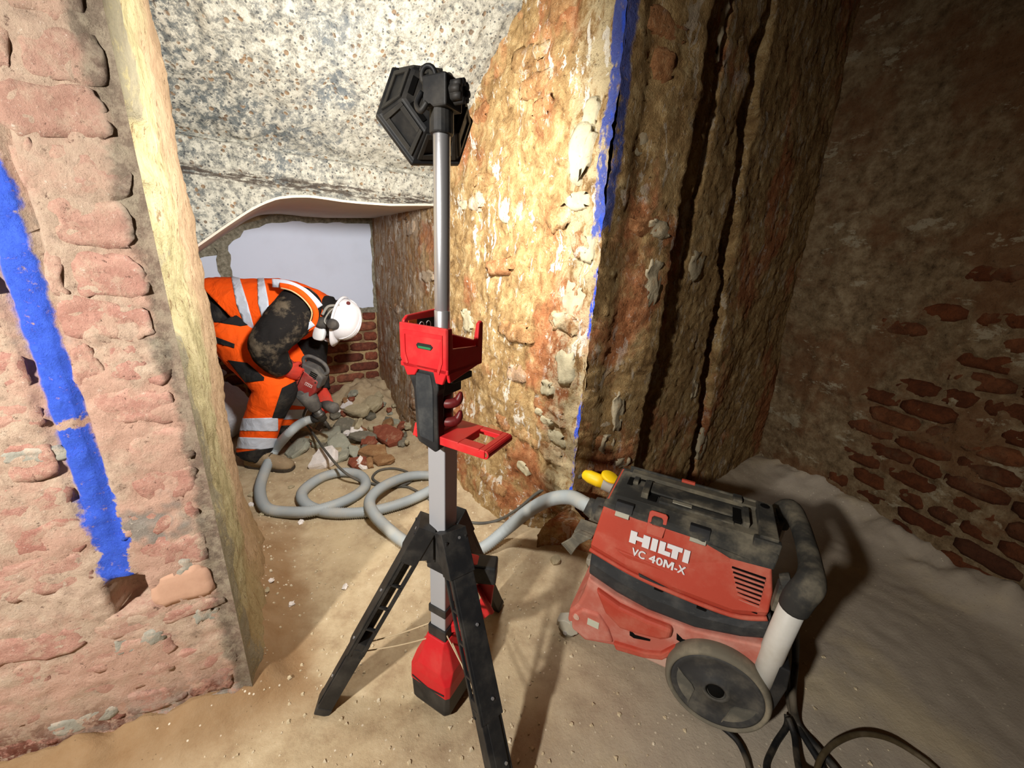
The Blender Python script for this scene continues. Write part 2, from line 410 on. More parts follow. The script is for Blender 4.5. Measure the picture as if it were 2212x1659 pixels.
def mat_floor():
    m = NM('dusty_earth', 0.95, 0.08)
    n1 = m.noise(1.5, 5, 0.6); n2 = m.noise(9, 6, 0.7); n3 = m.noise(70, 5, 0.75); n4 = m.noise(3.2, 4, 0.6)
    col = m.ramp(n2, [(0.25, lin((150, 126, 98))), (0.5, lin((182, 162, 130))), (0.75, lin((202, 184, 152)))])
    d = m.dot((0.5, 1.2, 0), (0.80, -0.60, 0))                       # towards the bench of compacted dust on the right
    col = m.mix(m.math('MULTIPLY', m.step(d, -0.5, 0.5), 0.75), col, lin((170, 160, 147)))
    col = m.mix(m.math('MULTIPLY', m.step(n1, 0.50, 0.66), 0.55), col, lin((206, 188, 152)))
    s_d = m.dot(P_L, D_PASS); off = m.dot(P_L, Vector((0.83, 0.56, 0)))
    soil = m.math('MULTIPLY', m.step(m.math('ADD', off, m.math('MULTIPLY', m.math('SUBTRACT', n4, 0.5), 0.25)), 0.26, 0.12), m.math('MULTIPLY', m.step(s_d, -0.2, 0.0), m.step(s_d, 1.2, 0.7)))
    col = m.mix(m.math('MULTIPLY', soil, 0.7), col, lin((128, 92, 56)))
    chips = m.math('MULTIPLY', m.step(m.voro(34), 0.13, 0.09), m.step(m.noise(5, 3, 0.6), 0.48, 0.58))
    col = m.mix(m.math('MULTIPLY', chips, 0.9), col, lin((222, 210, 188)))
    dk = m.math('MULTIPLY', m.step(m.voro(61), 0.12, 0.07), m.step(m.noise(7, 3, 0.6), 0.5, 0.6))
    col = m.mix(m.math('MULTIPLY', dk, 0.7), col, lin((96, 78, 58)))
    m.color(col); m.bump(n2, 0.3, 0.008); m.bump(n3, 0.6, 0.005)
    return m.mat

def mat_cream():
    m = NM('cream_lime_render', 0.9, 0.15)
    st = m.scale(m.pos(), (15, 15, 7)); n1 = m.noise(1.0, 7, 0.78, st); n2 = m.noise(26, 6, 0.75); n3 = m.noise(5, 4, 0.6)
    col = m.ramp(n1, [(0.32, lin((112, 102, 70))), (0.48, lin((160, 149, 110))), (0.7, lin((180, 168, 132)))])
    e = m.dot(P_L, D_PASS)
    far = m.step(m.math('ADD', e, m.math('MULTIPLY', m.math('SUBTRACT', n3, 0.5), 0.6)), 0.35, 0.62)
    col = m.mix(m.math('MULTIPLY', far, 0.65), col, lin((184, 150, 122)))
    pit = m.step(m.noise(1.0, 6, 0.8, m.scale(m.pos(), (48, 48, 17))), 0.44, 0.37)
    col = m.mix(m.math('MULTIPLY', pit, 0.8), col, lin((104, 78, 54)))
    z = m.sepz()
    low = m.step(m.math('ADD', z, m.math('MULTIPLY', n3, 0.5)), 0.62, 0.40)
    col = m.mix(m.math('MULTIPLY', low, 0.6), col, lin((150, 124, 84)))
    near = m.math('MULTIPLY', m.step(m.math('ADD', e, m.math('MULTIPLY', m.math('SUBTRACT', n3, 0.5), 0.75)), 0.16, 0.10), m.step(n2, 0.36, 0.48))
    col = m.mix(m.math('MULTIPLY', near, 0.7), col, lin((128, 122, 106)))
    m.color(col); m.bump(n1, 0.6, 0.015); m.bump(n2, 0.8, 0.012)
    return m.mat

M_PIER = mat_pier('lime_mortar', False); M_PIERB = mat_pier('salmon_brick', True)
M_RW = mat_rubble_wall('hacked_masonry', 1.0, False, 'right', 0.75, wash=True)
M_RB = mat_rubble_wall('hacked_brick', 1.0, True, 'right', 0.45, wash=True)
M_CW = mat_rubble_wall('clay_stained_masonry', 0.86, False, 'centre', 0.35); M_CB = mat_rubble_wall('clay_stained_brick', 0.86, True, 'centre', 0.2)
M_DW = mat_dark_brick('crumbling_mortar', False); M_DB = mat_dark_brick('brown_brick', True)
M_CONC = mat_concrete(); M_FLOOR = mat_floor(); M_CREAM = mat_cream()
def _white():
    m = NM('white_board', 0.7, 0.2); n = m.noise(3, 4, 0.6); n2 = m.noise(60, 3, 0.6)
    m.color(m.mix(m.math('MULTIPLY', m.step(n, 0.45, 0.7), 0.35), lin((214, 222, 238)), lin((202, 208, 222)))); m.bump(n2, 0.1, 0.002); return m.mat
M_WHITE = _white()
def _soffit():
    m = NM('painted_soffit', 0.85, 0.15); n = m.noise(4, 4, 0.6); m.color(m.mix(n, lin((196, 182, 166)), lin((176, 162, 148)))); m.bump(m.noise(30, 4, 0.6), 0.15, 0.004); return m.mat
M_SOFFIT = _soffit()
def _grey_mortar():
    m = NM('grey_bedding_mortar', 0.95, 0.1); n = m.noise(40, 5, 0.7)
    m.color(m.ramp(n, [(0.3, lin((92, 86, 72))), (0.55, lin((142, 136, 118))), (0.8, lin((182, 176, 158)))])); m.bump(n, 0.8, 0.008); return m.mat
M_MORTAR = _grey_mortar()
def mat_oldbrick():
    m = NM('smoked_red_brick', 0.92, 0.12); n2 = m.noise(22, 6, 0.72); n3 = m.noise(90, 4, 0.7)
    r = m.ramp(m.rnd(), [(0, lin((128, 66, 50))), (0.4, lin((146, 82, 62))), (0.7, lin((108, 62, 50))), (1, lin((160, 98, 74)))])
    col = m.mix(m.step(n2, 0.36, 0.6), m.mix(0.6, r, lin((64, 44, 38))), r)
    col = m.mix(m.math('MULTIPLY', m.step(n2, 0.60, 0.7), 0.5), col, lin((184, 162, 128)))
    m.color(col); m.bump(n2, 0.6, 0.01); m.bump(n3, 0.5, 0.004); return m.mat
M_OLDB = mat_oldbrick()
def _joint():
    m = NM('sandy_mortar', 0.95, 0.1); n = m.noise(60, 5, 0.7); n1 = m.noise(6, 3, 0.6)
    m.color(m.mix(m.step(n1, 0.45, 0.65), m.ramp(n, [(0.3, lin((150, 124, 86))), (0.7, lin((204, 178, 134)))]), lin((128, 104, 78)))); m.bump(n, 0.7, 0.006); return m.mat
M_JOINT = _joint()

# ================================================================== setting
def strip_wall(name, path, z0, z1, res, disp, mat, smooth=True, zres=None, closed_top=False, kind=True):
    """a wall along a plan polyline (left of travel = visible side is +normal), displaced by disp(p, s, z, n)"""
    pts = []; P = [Vector((p[0], p[1], 0)) for p in path]
    cum = 0.0
    for i in range(len(P) - 1):
        L = (P[i+1] - P[i]).length; k = max(1, int(round(L/res)))
        t = (P[i+1] - P[i]).normalized(); n = Vector((t.y, -t.x, 0))
        for j in range(k): pts.append((P[i].lerp(P[i+1], j/k), n, cum + L*j/k))
        cum += L
    pts.append((P[-1], n, cum))
    m = len(pts); N = []
    for i in range(m):
        N.append((pts[max(i-1, 0)][1] + pts[min(i+1, m-1)][1] + pts[i][1]).normalized())
    nz = int(round((z1 - z0)/(zres or res)))
    vs_ = []
    for k in range(nz + 1):
        z = z0 + (z1 - z0)*k/nz
        for i in range(m):
            p = pts[i][0] + Vector((0, 0, z)); d = disp(p, pts[i][2], z, N[i])
            vs_.append(tuple(p + (d if isinstance(d, Vector) else N[i]*d)))
    fs = [(k*m + i, k*m + i + 1, (k+1)*m + i + 1, (k+1)*m + i) for k in range(nz) for i in range(m - 1)]
    me = bpy.data.meshes.new(name); me.from_pydata(vs_, [], fs); me.update()
    o = link(name, me, mat, None, smooth)
    if kind: o['kind'] = 'structure'
    return o

def brick_piece(name, P0, T, N, quad, proud, seed, mat, parent, rough=0.006, nx=6, nz=4, depth=0.05, round_=0.35, wob=0.008, edge=0.012):
    """one eroded brick bedded in a wall: quad = (s,z) corners bl, br, tr, tl"""
    so = Vector((seed*3.17 % 91, seed*7.31 % 77, seed*1.93 % 63)); vs_ = []
    (a0, b0), (a1, b1), (a2, b2), (a3, b3) = quad
    hs = max(1e-4, (abs(a1 - a0) + abs(a2 - a3))/4); hz = max(1e-4, (abs(b3 - b0) + abs(b2 - b1))/4)
    rows = []
    for k in range(nz + 1):
        v = k/nz
        for i in range(nx + 1):
            u = i/nx
            s = (a0*(1-u) + a1*u)*(1-v) + (a3*(1-u) + a2*u)*v
            z = (b0*(1-u) + b1*u)*(1-v) + (b3*(1-u) + b2*u)*v
            q = P0 + T*s + Vector((0, 0, z))
            du, dv = abs(2*u - 1), abs(2*v - 1)
            cr = (max(0, du - 0.6)/0.4)**2*(max(0, dv - 0.45)/0.55)**2
            cs, cz = 1 - round_*cr, 1 - round_*cr
            mu, mv = (a0 + a1 + a2 + a3)/4, (b0 + b1 + b2 + b3)/4
            s = mu + (s - mu)*cs; z = mv + (z - mv)*cz
            w = Vector((fr(q + so, 14, 3), fr(q + so + Vector((5, 5, 5)), 14, 3), 0))
            s += w.x*wob; z += w.y*wob
            e = min((1 - du)*hs, (1 - dv)*hz)
            d = proud - edge*max(0, 1 - e/0.014)**2 + rough*fr(q + so, 24, 4)*1.2
            vs_.append(P0 + T*s + Vector((0, 0, z)) + N*d)
    m = nx + 1
    fs = [(k*m + i, k*m + i + 1, (k+1)*m + i + 1, (k+1)*m + i) for k in range(nz) for i in range(nx)]
    bd = [i for i in range(m)] + [k*m + nx for k in range(1, nz + 1)] + [nz*m + i for i in range(nx - 1, -1, -1)] + [k*m for k in range(nz - 1, 0, -1)]
    b = len(vs_)
    for i in bd: vs_.append(vs_[i] - N*(depth))
    n = len(bd)
    fs += [(bd[(j+1) % n], bd[j], b + j, b + (j+1) % n) for j in range(n)]
    if T.cross(Vector((0, 0, 1))).dot(N) < 0: fs = [f[::-1] for f in fs]
    me = bpy.data.meshes.new(name); me.from_pydata([tuple(v) for v in vs_], [], fs); me.update()
    return link(name, me, mat, parent, True)

# ---- floor: dug earth, banked against the walls and heaped in the corner of the recess
def floor_z(x, y):
    p = Vector((x, y, 0)); z = 0.006*fr(p, 3.0, 4) + 0.004*fr(p, 14.0, 3)
    q = p - P_L; s = q.dot(D_PASS); o = q.dot(Vector((0.83, 0.56, 0)).normalized())
    z += 0.10*sm(-0.10, 0.05, s)*sm(1.25, 0.8, s)*math.exp(-(max(0, o)/0.10)**2)*(1 + 0.5*fr(p, 6, 3))
    g = Vector((x + 1.50, y - 3.62, 0)); z += 0.26*math.exp(-(g.x**2 + g.y**2)/0.36**2)*(1 + 0.25*fr(p, 7, 4))
    r = p - P_B; u = r.dot(R_T); w = r.dot(R_N)
    z += 0.05*sm(2.0, 1.6, u)*math.exp(-(max(0, w)/0.14)**2)*(1 + 0.7*fr(p, 6, 3))
    e = p - P_C; z += 0.12*math.exp(-(max(0, e.dot(D_N))/0.15)**2)*(1 + 0.5*fr(p, 5, 3))*sm(0.0, 0.3, e.dot(D_T))
    c = p - P_R; z += 0.05*math.exp(-(max(0, c.dot(C_N))/0.12)**2)*sm(0.0, 0.3, c.dot(C_T))
    return z
def build_floor():
    xs = np.concatenate([np.arange(-4.2, -2.6, 0.1), np.arange(-2.6, 2.8, 0.022), np.arange(2.8, 3.6, 0.1)])
    ys = np.concatenate([np.arange(-2.6, 0.4, 0.15), np.arange(0.4, 4.0, 0.022), np.arange(4.0, 5.0, 0.1)])
    vs_ = [(float(x), float(y), floor_z(float(x), float(y)) if y > 0.2 else 0.0) for y in ys for x in xs]
    m = len(xs)
    fs = [(j*m + i, j*m + i + 1, (j+1)*m + i + 1, (j+1)*m + i) for j in range(len(ys) - 1) for i in range(m - 1)]
    me = bpy.data.meshes.new('floor'); me.from_pydata(vs_, [], fs); me.update()
    o = link('floor', me, M_FLOOR, None, True); o['kind'] = 'structure'; return o
FLOOR = build_floor()

# ---- left pier with the blue marking line
PIER_END = P_L + D_PASS*0.93
def d_face(p, s, z, n):
    e = (p - P_L); e.z = 0; sd = e.dot(FACE_T)
    d = 0.005*fr(p, 6, 4) + 0.006*fr(p, 26, 4) - 0.0015
    d -= 0.012*math.exp(-(sd/0.03)**2)*(0.6 + 0.8*abs(fr(Vector((0, 0, z)), 7, 3)))            # broken arris
    # chase cut at the foot of the line
    hx = sm(0.185, 0.20, sd)*sm(0.27, 0.25, sd); hz = sm(0.475, 0.50, z)*sm(0.615, 0.595, z)
    d -= 0.09*hx*hz
    # saw cuts either side of the line
    for c, z0 in ((0.192 + 0.020*sm(1.7, 0.7, z), 0.70), (0.270, 0.78)):
        d -= 0.02*math.exp(-((sd - c)/0.006)**2)*sm(z0, z0 + 0.05, z)
    return d*sm(0.0, 0.03, sd)
WALL_L = strip_wall('wall_left', [P_L + FACE_T*2.2, P_L + FACE_T*0.75, P_L], -0.05, 3.3, 0.012, d_face, M_PIER)
def brick_field():
    k = 0; z = -0.01; rnd = random.Random(11); n = 0
    while z < 2.15:
        h = 0.105 + rnd.uniform(-0.008, 0.008); j = 0.013
        s = rnd.uniform(0.016, 0.045); first = True
        while s < 0.80:
            L = rnd.choice((0.13, 0.15, 0.24, 0.26, 0.28)) if not (first and k % 2) else 0.12
            first = False; s1 = s + L
            z0, z1 = z + j*0.5, z + h - j*0.5
            if z > 0.66:                                        # keep the saw cuts open
                cr_, cl_ = 0.192 + 0.020*sm(1.7, 0.7, z), 0.270
                for c in (cr_, cl_):
                    if s < c < s1:
                        if c - s > 0.03: pass
                        s1 = c - 0.004 if c - s > 0.03 else s1
                        if c - s <= 0.03: s = c + 0.004; s1 = s + L
            elif z > 0.43 and s < 0.28 and s1 > 0.18:
                if s < 0.15: s1 = 0.182
                else: s = 0.285; s1 = s + 0.2
            if rnd.random() > 0.04 and s1 - s > 0.025 and not (z > 0.60 and 0.19 < (s + s1)/2 < 0.272) and not (0.42 < z < 0.60 and s < 0.19):
                t = rnd.uniform(-0.007, 0.007)
                brick_piece('brick', P_L, FACE_T, FACE_N, [(s, z0 + t), (s1, z0 - t), (s1, z1 - t), (s, z1 + t)], rnd.uniform(-0.0025, 0.0015), rnd.randint(0, 9999), M_PIERB, WALL_L,
                            0.006, 10 if L > 0.2 else 7, 7, round_=0.15, wob=0.014, edge=0.0025)
                n += 1
            gap = 0.012
            if z > 0.66 and (abs(s1 + 0.004 - (0.192 + 0.020*sm(1.7, 0.7, z))) < 1e-3 or abs(s1 + 0.004 - 0.270) < 1e-3): gap = 0.008
            s = s1 + gap
        z += h; k += 1
    brick_piece('brick', P_L, FACE_T, FACE_N, [(0.035, 0.485), (0.182, 0.480), (0.180, 0.600), (0.040, 0.610)], 0.003, 77, mat_smooth_brick(), WALL_L, 0.002, 8, 6, round_=0.2, wob=0.006, edge=0.004)
    brick_piece('brick', P_L, FACE_T, FACE_N, [(0.02, 0.435), (0.175, 0.430), (0.175, 0.470), (0.02, 0.475)], 0.002, 78, M_PIERB, WALL_L, 0.006, 8, 5, round_=0.2, wob=0.01, edge=0.003)
    return n
def mat_smooth_brick():
    m = NM('sawn_brick_face', 0.9, 0.15); n = m.noise(30, 5, 0.7); m.color(m.mix(n, lin((206, 166, 140)), lin((188, 146, 122)))); m.bump(n, 0.3, 0.004); return m.mat
brick_field()
def stone_mesh(name, c, size, seed, flat_=0.5, sub=2, rot=None, rough=0.35):
    """angular lump: an ico ball cut by random planes, then roughened"""
    rnd = random.Random(seed); bm = bmesh.new(); bmesh.ops.create_icosphere(bm, subdivisions=sub, radius=1.0)
    planes = []
    for _ in range(9):
        n = Vector((rnd.gauss(0, 1), rnd.gauss(0, 1), rnd.gauss(0, 1))).normalized(); planes.append((n, rnd.uniform(0.5, 0.82)))
    planes += [(Vector((0, 0, 1)), 0.55), (Vector((0, 0, -1)), 0.55)]
    so = Vector((seed % 37, seed % 53, seed % 29))
    for v in bm.verts:
        for n, d in planes:
            e = v.co.dot(n) - d
            if e > 0: v.co -= n*e
        v.co *= 1 + 0.10*rough*fr(v.co + so, 2.5, 3)
    R = rot or Matrix.Rotation(rnd.uniform(0, 6.28), 3, 'Z')
    for v in bm.verts:
        v.co = R @ Vector((v.co.x*size[0], v.co.y*size[1], v.co.z*size[2])) + Vector(c)
    me = bpy.data.meshes.new(name); bm.to_mesh(me); bm.free(); return me
def mat_stone(name, c1, c2, dustc=(196, 180, 150), dust=0.4):
    m = NM(name, 0.92, 0.12); n = m.noise(18, 5, 0.7, m.obj()); n2 = m.noise(90, 4, 0.7, m.obj())
    col = m.mix(n, lin(c1), lin(c2)); col = m.mix(m.math('MULTIPLY', m.step(n, 0.5, 0.7), dust), col, lin(dustc))
    col = m.mix(m.math('MULTIPLY', m.step(n2, 0.40, 0.30), 0.5), col, tuple(v*0.35 for v in lin(c1)[:3]) + (1,))
    m.color(col); m.bump(n, 0.5, 0.01); m.bump(n2, 0.5, 0.004); return m.mat
def patch(P0, T, N, s, z, a, b, base, seed, mat, parent, rough=0.010, name='stone'):
    """an irregular stone or mortar lump bedded nearly flush in the wall"""
    r = random.Random(seed); q = lambda: r.uniform(0.8, 1.2)
    return brick_piece(name, P0, T, N, [(s - a*q(), z - b*q()), (s + a*q(), z - b*q()), (s + a*q(), z + b*q()), (s - a*q(), z + b*q())], base, seed, mat, parent, rough, 9, 7, round_=0.5, wob=min(a, b)*0.35, edge=0.004)
M_FLINT = mat_stone('grey_stone', (124, 122, 112), (176, 172, 158), (206, 176, 154), 0.6)
for i, (px, py, a, b) in enumerate([(300, 1385, 0.065, 0.035), (395, 1225, 0.03, 0.028), (180, 1560, 0.08, 0.03), (345, 1575, 0.07, 0.025), (70, 985, 0.06, 0.02), (440, 1330, 0.03, 0.03)]):
    p = Vector(on_plane(px, py, P_L, FACE_N)); patch(P_L, FACE_T, FACE_N, (p - P_L).dot(FACE_T), p.z, a, b, -0.0005, 100 + i, M_FLINT, WALL_L, 0.007)

# cream lime-rendered cheek of the opening, its broken edge towards the room
def d_reveal(p, s, z, n):
    d = 0.014*fr(p, 3.2, 4) + 0.007*fr(p, 16, 4)
    d -= 0.010*math.exp(-(s/0.05)**2)*(0.6 + 0.8*abs(fr(Vector((3, 0, z)), 6, 3)))
    d -= 0.05*math.exp(-((s - 0.12)/0.10)**2)*sm(0.25, 0.6, fr(Vector((7, 1, z)), 2.6, 4)*1.3)
    d += 0.05*sm(0.30, 0.0, z)
    return d*sm(0.0, 0.06, s)
def reveal():
    a = P_L; b = PIER_END; c = PIER_END + Vector((-0.9, -0.43, 0))*0.9
    return strip_wall('wall_reveal', [a, b, b + Vector((-0.03, 0.015, 0)), c], -0.05, 3.3, 0.016, d_reveal, M_CREAM)
REVEAL = reveal()

# ---- right cheek of the opening running back into the recess
def d_right(p, s, z, n):
    L = 2.86
    d = 0.026*fr(p, 2.0, 3) + 0.010*fr(p, 9, 4, 0.5) + 0.009*fr(p, 30, 4, 0.5)
    u = (p - P_B); u.z = 0; ud = u.dot(R_T)
    d = d*(0.35 + 0.65*sm(0.0, 1.6, ud))
    d -= 0.30*sm(2.25, L, ud)*sm(0.52, 0.02, z)                     # undercut foot by the arris
    d += 0.05*sm(0.5, 0.0, z)*sm(0.2, 0.8, ud)*(1 - sm(2.0, 2.5, ud))
    d -= 0.02*math.exp(-((L - ud)/0.02)**2)*abs(fr(Vector((1, 2, z)), 5, 3))
    bz = (z/0.105) % 1.0; d -= 0.006*math.exp(-(min(bz, 1 - bz)/0.12)**2)*sm(-0.1, 0.3, fr(p, 2.0, 2))
    return d
WALL_R = strip_wall('wall_right', [P_B, P_R], -0.1, 3.3, 0.016, d_right, M_RW)
def right_pieces():
    rnd = random.Random(5); n = 0
    for k in range(0, 24):
        z = 0.06 + k*0.105; u = 0.5 + rnd.uniform(0, 0.3)
        while u < 2.78:
            L = rnd.choice((0.13, 0.24, 0.26))
            if rnd.random() < (0.22 if u > 1.2 else 0.14) and not (z < 0.5 and u > 2.2):
                p = P_B + R_T*u + Vector((0, 0, z)); base = d_right(P_B + R_T*(u + L/2) + Vector((0, 0, z + 0.05)), 0, z, R_N)
                tl = rnd.uniform(-0.012, 0.012)
                s0, s1 = u, min(u + L, 2.80); h = rnd.uniform(0.07, 0.095)
                brick_piece('brick', P_B, R_T, R_N, [(s0, z + tl), (s1, z - tl), (s1, z + h - tl), (s0, z + h + tl)], base + rnd.uniform(-0.004, 0.005), rnd.randint(0, 9999), M_RB, WALL_R, 0.012, 9, 6, wob=0.022, round_=0.5, edge=0.010)
                n += 1
            u += L + 0.012
    return n
right_pieces()
M_PALE = mat_stone('pale_stone', (150, 140, 112), (190, 180, 150))
for i, (px, py, a, b) in enumerate([(1255, 330, 0.05, 0.09), (1270, 245, 0.03, 0.04), (1245, 430, 0.05, 0.03), (1225, 650, 0.05, 0.07), (1215, 800, 0.05, 0.07), (1205, 690, 0.035, 0.03), (1180, 840, 0.04, 0.03), (1085, 455, 0.035, 0.045), (1010, 690, 0.05, 0.05), (1000, 440, 0.04, 0.02), (1260, 540, 0.035, 0.04), (1180, 910, 0.03, 0.02), (1165, 890, 0.02, 0.02), (1120, 1010, 0.05, 0.03), (1200, 950, 0.06, 0.03)]):
    p = Vector(on_plane(px, py, P_B, R_N)); patch(P_B, R_T, R_N, (p - P_B).dot(R_T), p.z, a*1.15, b*1.15, d_right(p, 0, p.z, R_N) + 0.004, 300 + i, M_PALE, WALL_R)

# ---- face right of the opening: two facets, a step back and two long open cracks
P_2 = Vector((0.637, 1.717, 0)); P_2B = Vector((0.675, 1.815, 0)); C_2 = (P_2 - P_R).normalized(); C_2N = Vector((C_2.y, -C_2.x, 0))
def crack_ratio(z, k):
    if k == 0: return 0.406 + 0.006*fr(Vector((0, 0, z)), 3, 3)
    t = sm(2.6, 0.0, z)
    return 0.490 + 0.050*t + 0.006*fr(Vector((9, 0, z)), 2.6, 4)
def d_centre(p, s, z, n):
    d = 0.016*fr(p, 1.6, 3) + 0.006*fr(p, 8, 3) + 0.005*fr(p, 34, 4, 0.5)
    r = p.x/max(p.y, 0.1)
    w0 = 0.0055*(0.6 + 0.8*abs(fr(Vector((4, 0, z)), 4, 3)))
    d -= 0.30*math.exp(-((r - crack_ratio(z, 0))/w0)**4)*sm(1.45, 1.62, z)
    w1 = 0.0115*(0.8 + 0.6*fr(Vector((2, 5, z)), 4, 3))
    d -= 0.50*math.exp(-((r - crack_ratio(z, 1))/w1)**4)*sm(0.02, 0.12, z)
    e = (p - P_R); e.z = 0; sd = e.dot(C_T)
    d -= 0.24*sm(0.30, 0.0, sd)*sm(0.52, 0.05, z)
    d += 0.007*fr(Vector((p.x*4, p.y*4, p.z*26)), 1.0, 3)*sm(0.6, 0.4, sd)
    d -= 0.02*math.exp(-((sd - 0.15)/0.05)**2)
    return d
WALL_C = strip_wall('wall_centre', [P_R, P_2, P_2B, P_C + C_T*0.4], -0.1, 3.3, 0.014, d_centre, M_CW)
M_PATCH = mat_stone('grey_mortar_patch', (134, 122, 98), (172, 160, 134), (150, 118, 80), 0.6)
for i, (px, py, a, b) in enumerate([(1505, 570, 0.055, 0.06), (1410, 610, 0.05, 0.09), (1520, 960, 0.045, 0.10), (1480, 110, 0.05, 0.06), (1560, 60, 0.02, 0.09), (1340, 880, 0.03, 0.10), (1345, 1000, 0.05, 0.03), (1425, 495, 0.05, 0.03), (1500, 840, 0.03, 0.05), (1395, 300, 0.06, 0.05), (1320, 960, 0.04, 0.04)]):
    if px < 1440: P0, T0, N0 = P_R, C_2, C_2N
    else: P0, T0, N0 = P_2B, (P_C - P_2B).normalized(), None
    N0 = N0 or Vector((T0.y, -T0.x, 0)); p = Vector(on_plane(px, py, P0, N0))
    patch(P0, T0, N0, (p - P0).dot(T0), p.z, a*1.1, b*1.1, d_centre(p, 0, p.z, N0) + 0.003, 500 + i, M_PATCH, WALL_C)
def centre_bricks():
    rnd = random.Random(21)
    for k in range(22):
        z = 0.14 + k*0.105; s = 0.05 + rnd.uniform(0, 0.1)
        while s < 0.34:
            L = rnd.choice((0.12, 0.2, 0.22))
            if rnd.random() < 0.25 and s + L < 0.35 and not (z < 0.5 and s < 0.2):
                b = d_centre(P_R + C_T*(s + L/2) + Vector((0, 0, z)), 0, z, C_N)
                brick_piece('brick', P_R, C_2, C_2N, [(s, z), (s + L, z), (s + L, z + 0.085), (s, z + 0.085)], b + 0.002, rnd.randint(0, 9999), M_CB, WALL_C, 0.012, 7, 5, wob=0.02, round_=0.7, edge=0.012)
            s += L + 0.015
centre_bricks()

# ---- dark brick wall on the right
def d_dark(p, s, z, n):
    d = 0.022*fr(p, 1.7, 4) + 0.014*fr(p, 7, 4) + 0.009*fr(p, 22, 4)
    sd = (p - P_C); sd.z = 0; d += 0.165*z*math.exp(-max(0.0, sd.dot(D_T))/0.55)
    band = sm(0.55, 0.75, z)*sm(1.6, 1.25, z); d += band*(0.018*fr(p, 9, 5) + 0.012*fr(p, 30, 4))
    return d
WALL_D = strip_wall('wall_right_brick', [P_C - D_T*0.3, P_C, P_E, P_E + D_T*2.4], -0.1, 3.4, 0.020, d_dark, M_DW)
def dark_bricks():
    rnd = random.Random(31); n = 0
    for k in range(20):
        z = 0.05 + k*0.105; s = 0.42 + (0.14 if k % 2 else 0) + rnd.uniform(0, 0.03)
        while s < 2.3:
            L = rnd.choice((0.24, 0.25, 0.26, 0.13)); s1 = s + L
            keep = 1.0 if z < 0.95 and s > 0.55 else (0.85 if z < 1.2 and s > 0.9 else (0.45 if s > 0.9 else 0.10))
            if z > 1.55: keep = 0.12
            if rnd.random() < keep and n < 230:
                b = d_dark(P_C + D_T*(s + L/2) + Vector((0, 0, z + 0.05)), 0, z, D_N); t = rnd.uniform(-0.004, 0.004)
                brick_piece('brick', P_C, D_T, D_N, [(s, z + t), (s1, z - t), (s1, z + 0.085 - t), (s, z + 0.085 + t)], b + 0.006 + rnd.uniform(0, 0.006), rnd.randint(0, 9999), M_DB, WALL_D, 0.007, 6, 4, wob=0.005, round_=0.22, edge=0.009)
                n += 1
            s = s1 + 0.016
dark_bricks()

# ---- back of the recess: brickwork below, white board above
WALL_B = strip_wall('wall_back', [P_B + B_T*2.6, P_B], -0.1, 2.6, 0.03, lambda p, s, z, n: 0.006*fr(p, 14, 4), M_JOINT)
def back_bricks():
    rnd = random.Random(41)
    for k in range(10):
        z = -0.06 + k*0.102; s = 0.012 if k % 2 else 0.012
        seq = [0.13, 0.27, 0.27, 0.27, 0.14, 0.27] if k % 2 else [0.27, 0.27, 0.14, 0.27, 0.27, 0.13]
        i = 0
        while s < 1.5:
            L = seq[i % len(seq)]*rnd.uniform(0.95, 1.03); i += 1
            t = rnd.uniform(-0.003, 0.003)
            brick_piece('brick', P_B, B_T, B_N, [(s, z + t), (s + L, z - t), (s + L, z + 0.083 - t), (s, z + 0.083 + t)], 0.010 + rnd.uniform(0, 0.005), rnd.randint(0, 9999), M_OLDB, WALL_B, 0.004, 6, 4, depth=0.04, wob=0.003, round_=0.15, edge=0.007)
            s += L + 0.016
back_bricks()
def ragged(pts, step, amp, seed):
    rnd = random.Random(seed); out = []; n = len(pts)
    for i in range(n):
        a = Vector((*pts[i], 0)); b = Vector((*pts[(i+1) % n], 0)); k = max(1, int((b - a).length/step))
        for j in range(k):
            p = a.lerp(b, j/k); out.append((p.x + rnd.uniform(-amp, amp), p.y + rnd.uniform(-amp, amp)))
    return out
def board(name, poly, d0, d1, mat, parent):
    mb = MB(); n = len(poly)
    f = [P_B + B_T*s + Vector((0, 0, z)) + B_N*d1 for s, z in poly]; b = [P_B + B_T*s + Vector((0, 0, z)) + B_N*d0 for s, z in poly]
    mb.add(f + b, [tuple(range(n)), tuple(range(n, 2*n))[::-1]] + [(i, n + i, n + (i+1) % n, (i+1) % n) for i in range(n)])
    return mb.build(name, mat, parent)
board('plaster_board', ragged([(0.035, 0.985), (1.125, 0.985), (1.145, 1.25), (1.12, 1.49), (1.0, 1.60), (0.80, 1.69), (0.5, 1.715), (0.02, 1.745)], 0.05, 0.008, 3), 0.004, 0.03, M_WHITE, WALL_B)
board('plaster_board', ragged([(1.20, 0.60), (2.5, 0.60), (2.5, 1.05), (1.28, 1.40), (1.195, 1.42)], 0.06, 0.007, 4), 0.004, 0.03, M_WHITE, WALL_B)
board('mortar_bed', ragged([(-0.01, 0.93), (2.5, 0.93), (2.5, 1.1), (1.3, 1.46), (1.0, 1.655), (0.8, 1.74), (0.5, 1.765), (-0.01, 1.80)], 0.06, 0.004, 5), -0.01, 0.016, M_MORTAR, WALL_B)
board('mortar_fillet', ragged([(1.115, 1.0), (1.215, 1.0), (1.205, 1.47), (1.125, 1.50)], 0.04, 0.012, 6), 0.0, 0.036, M_MORTAR, WALL_B)

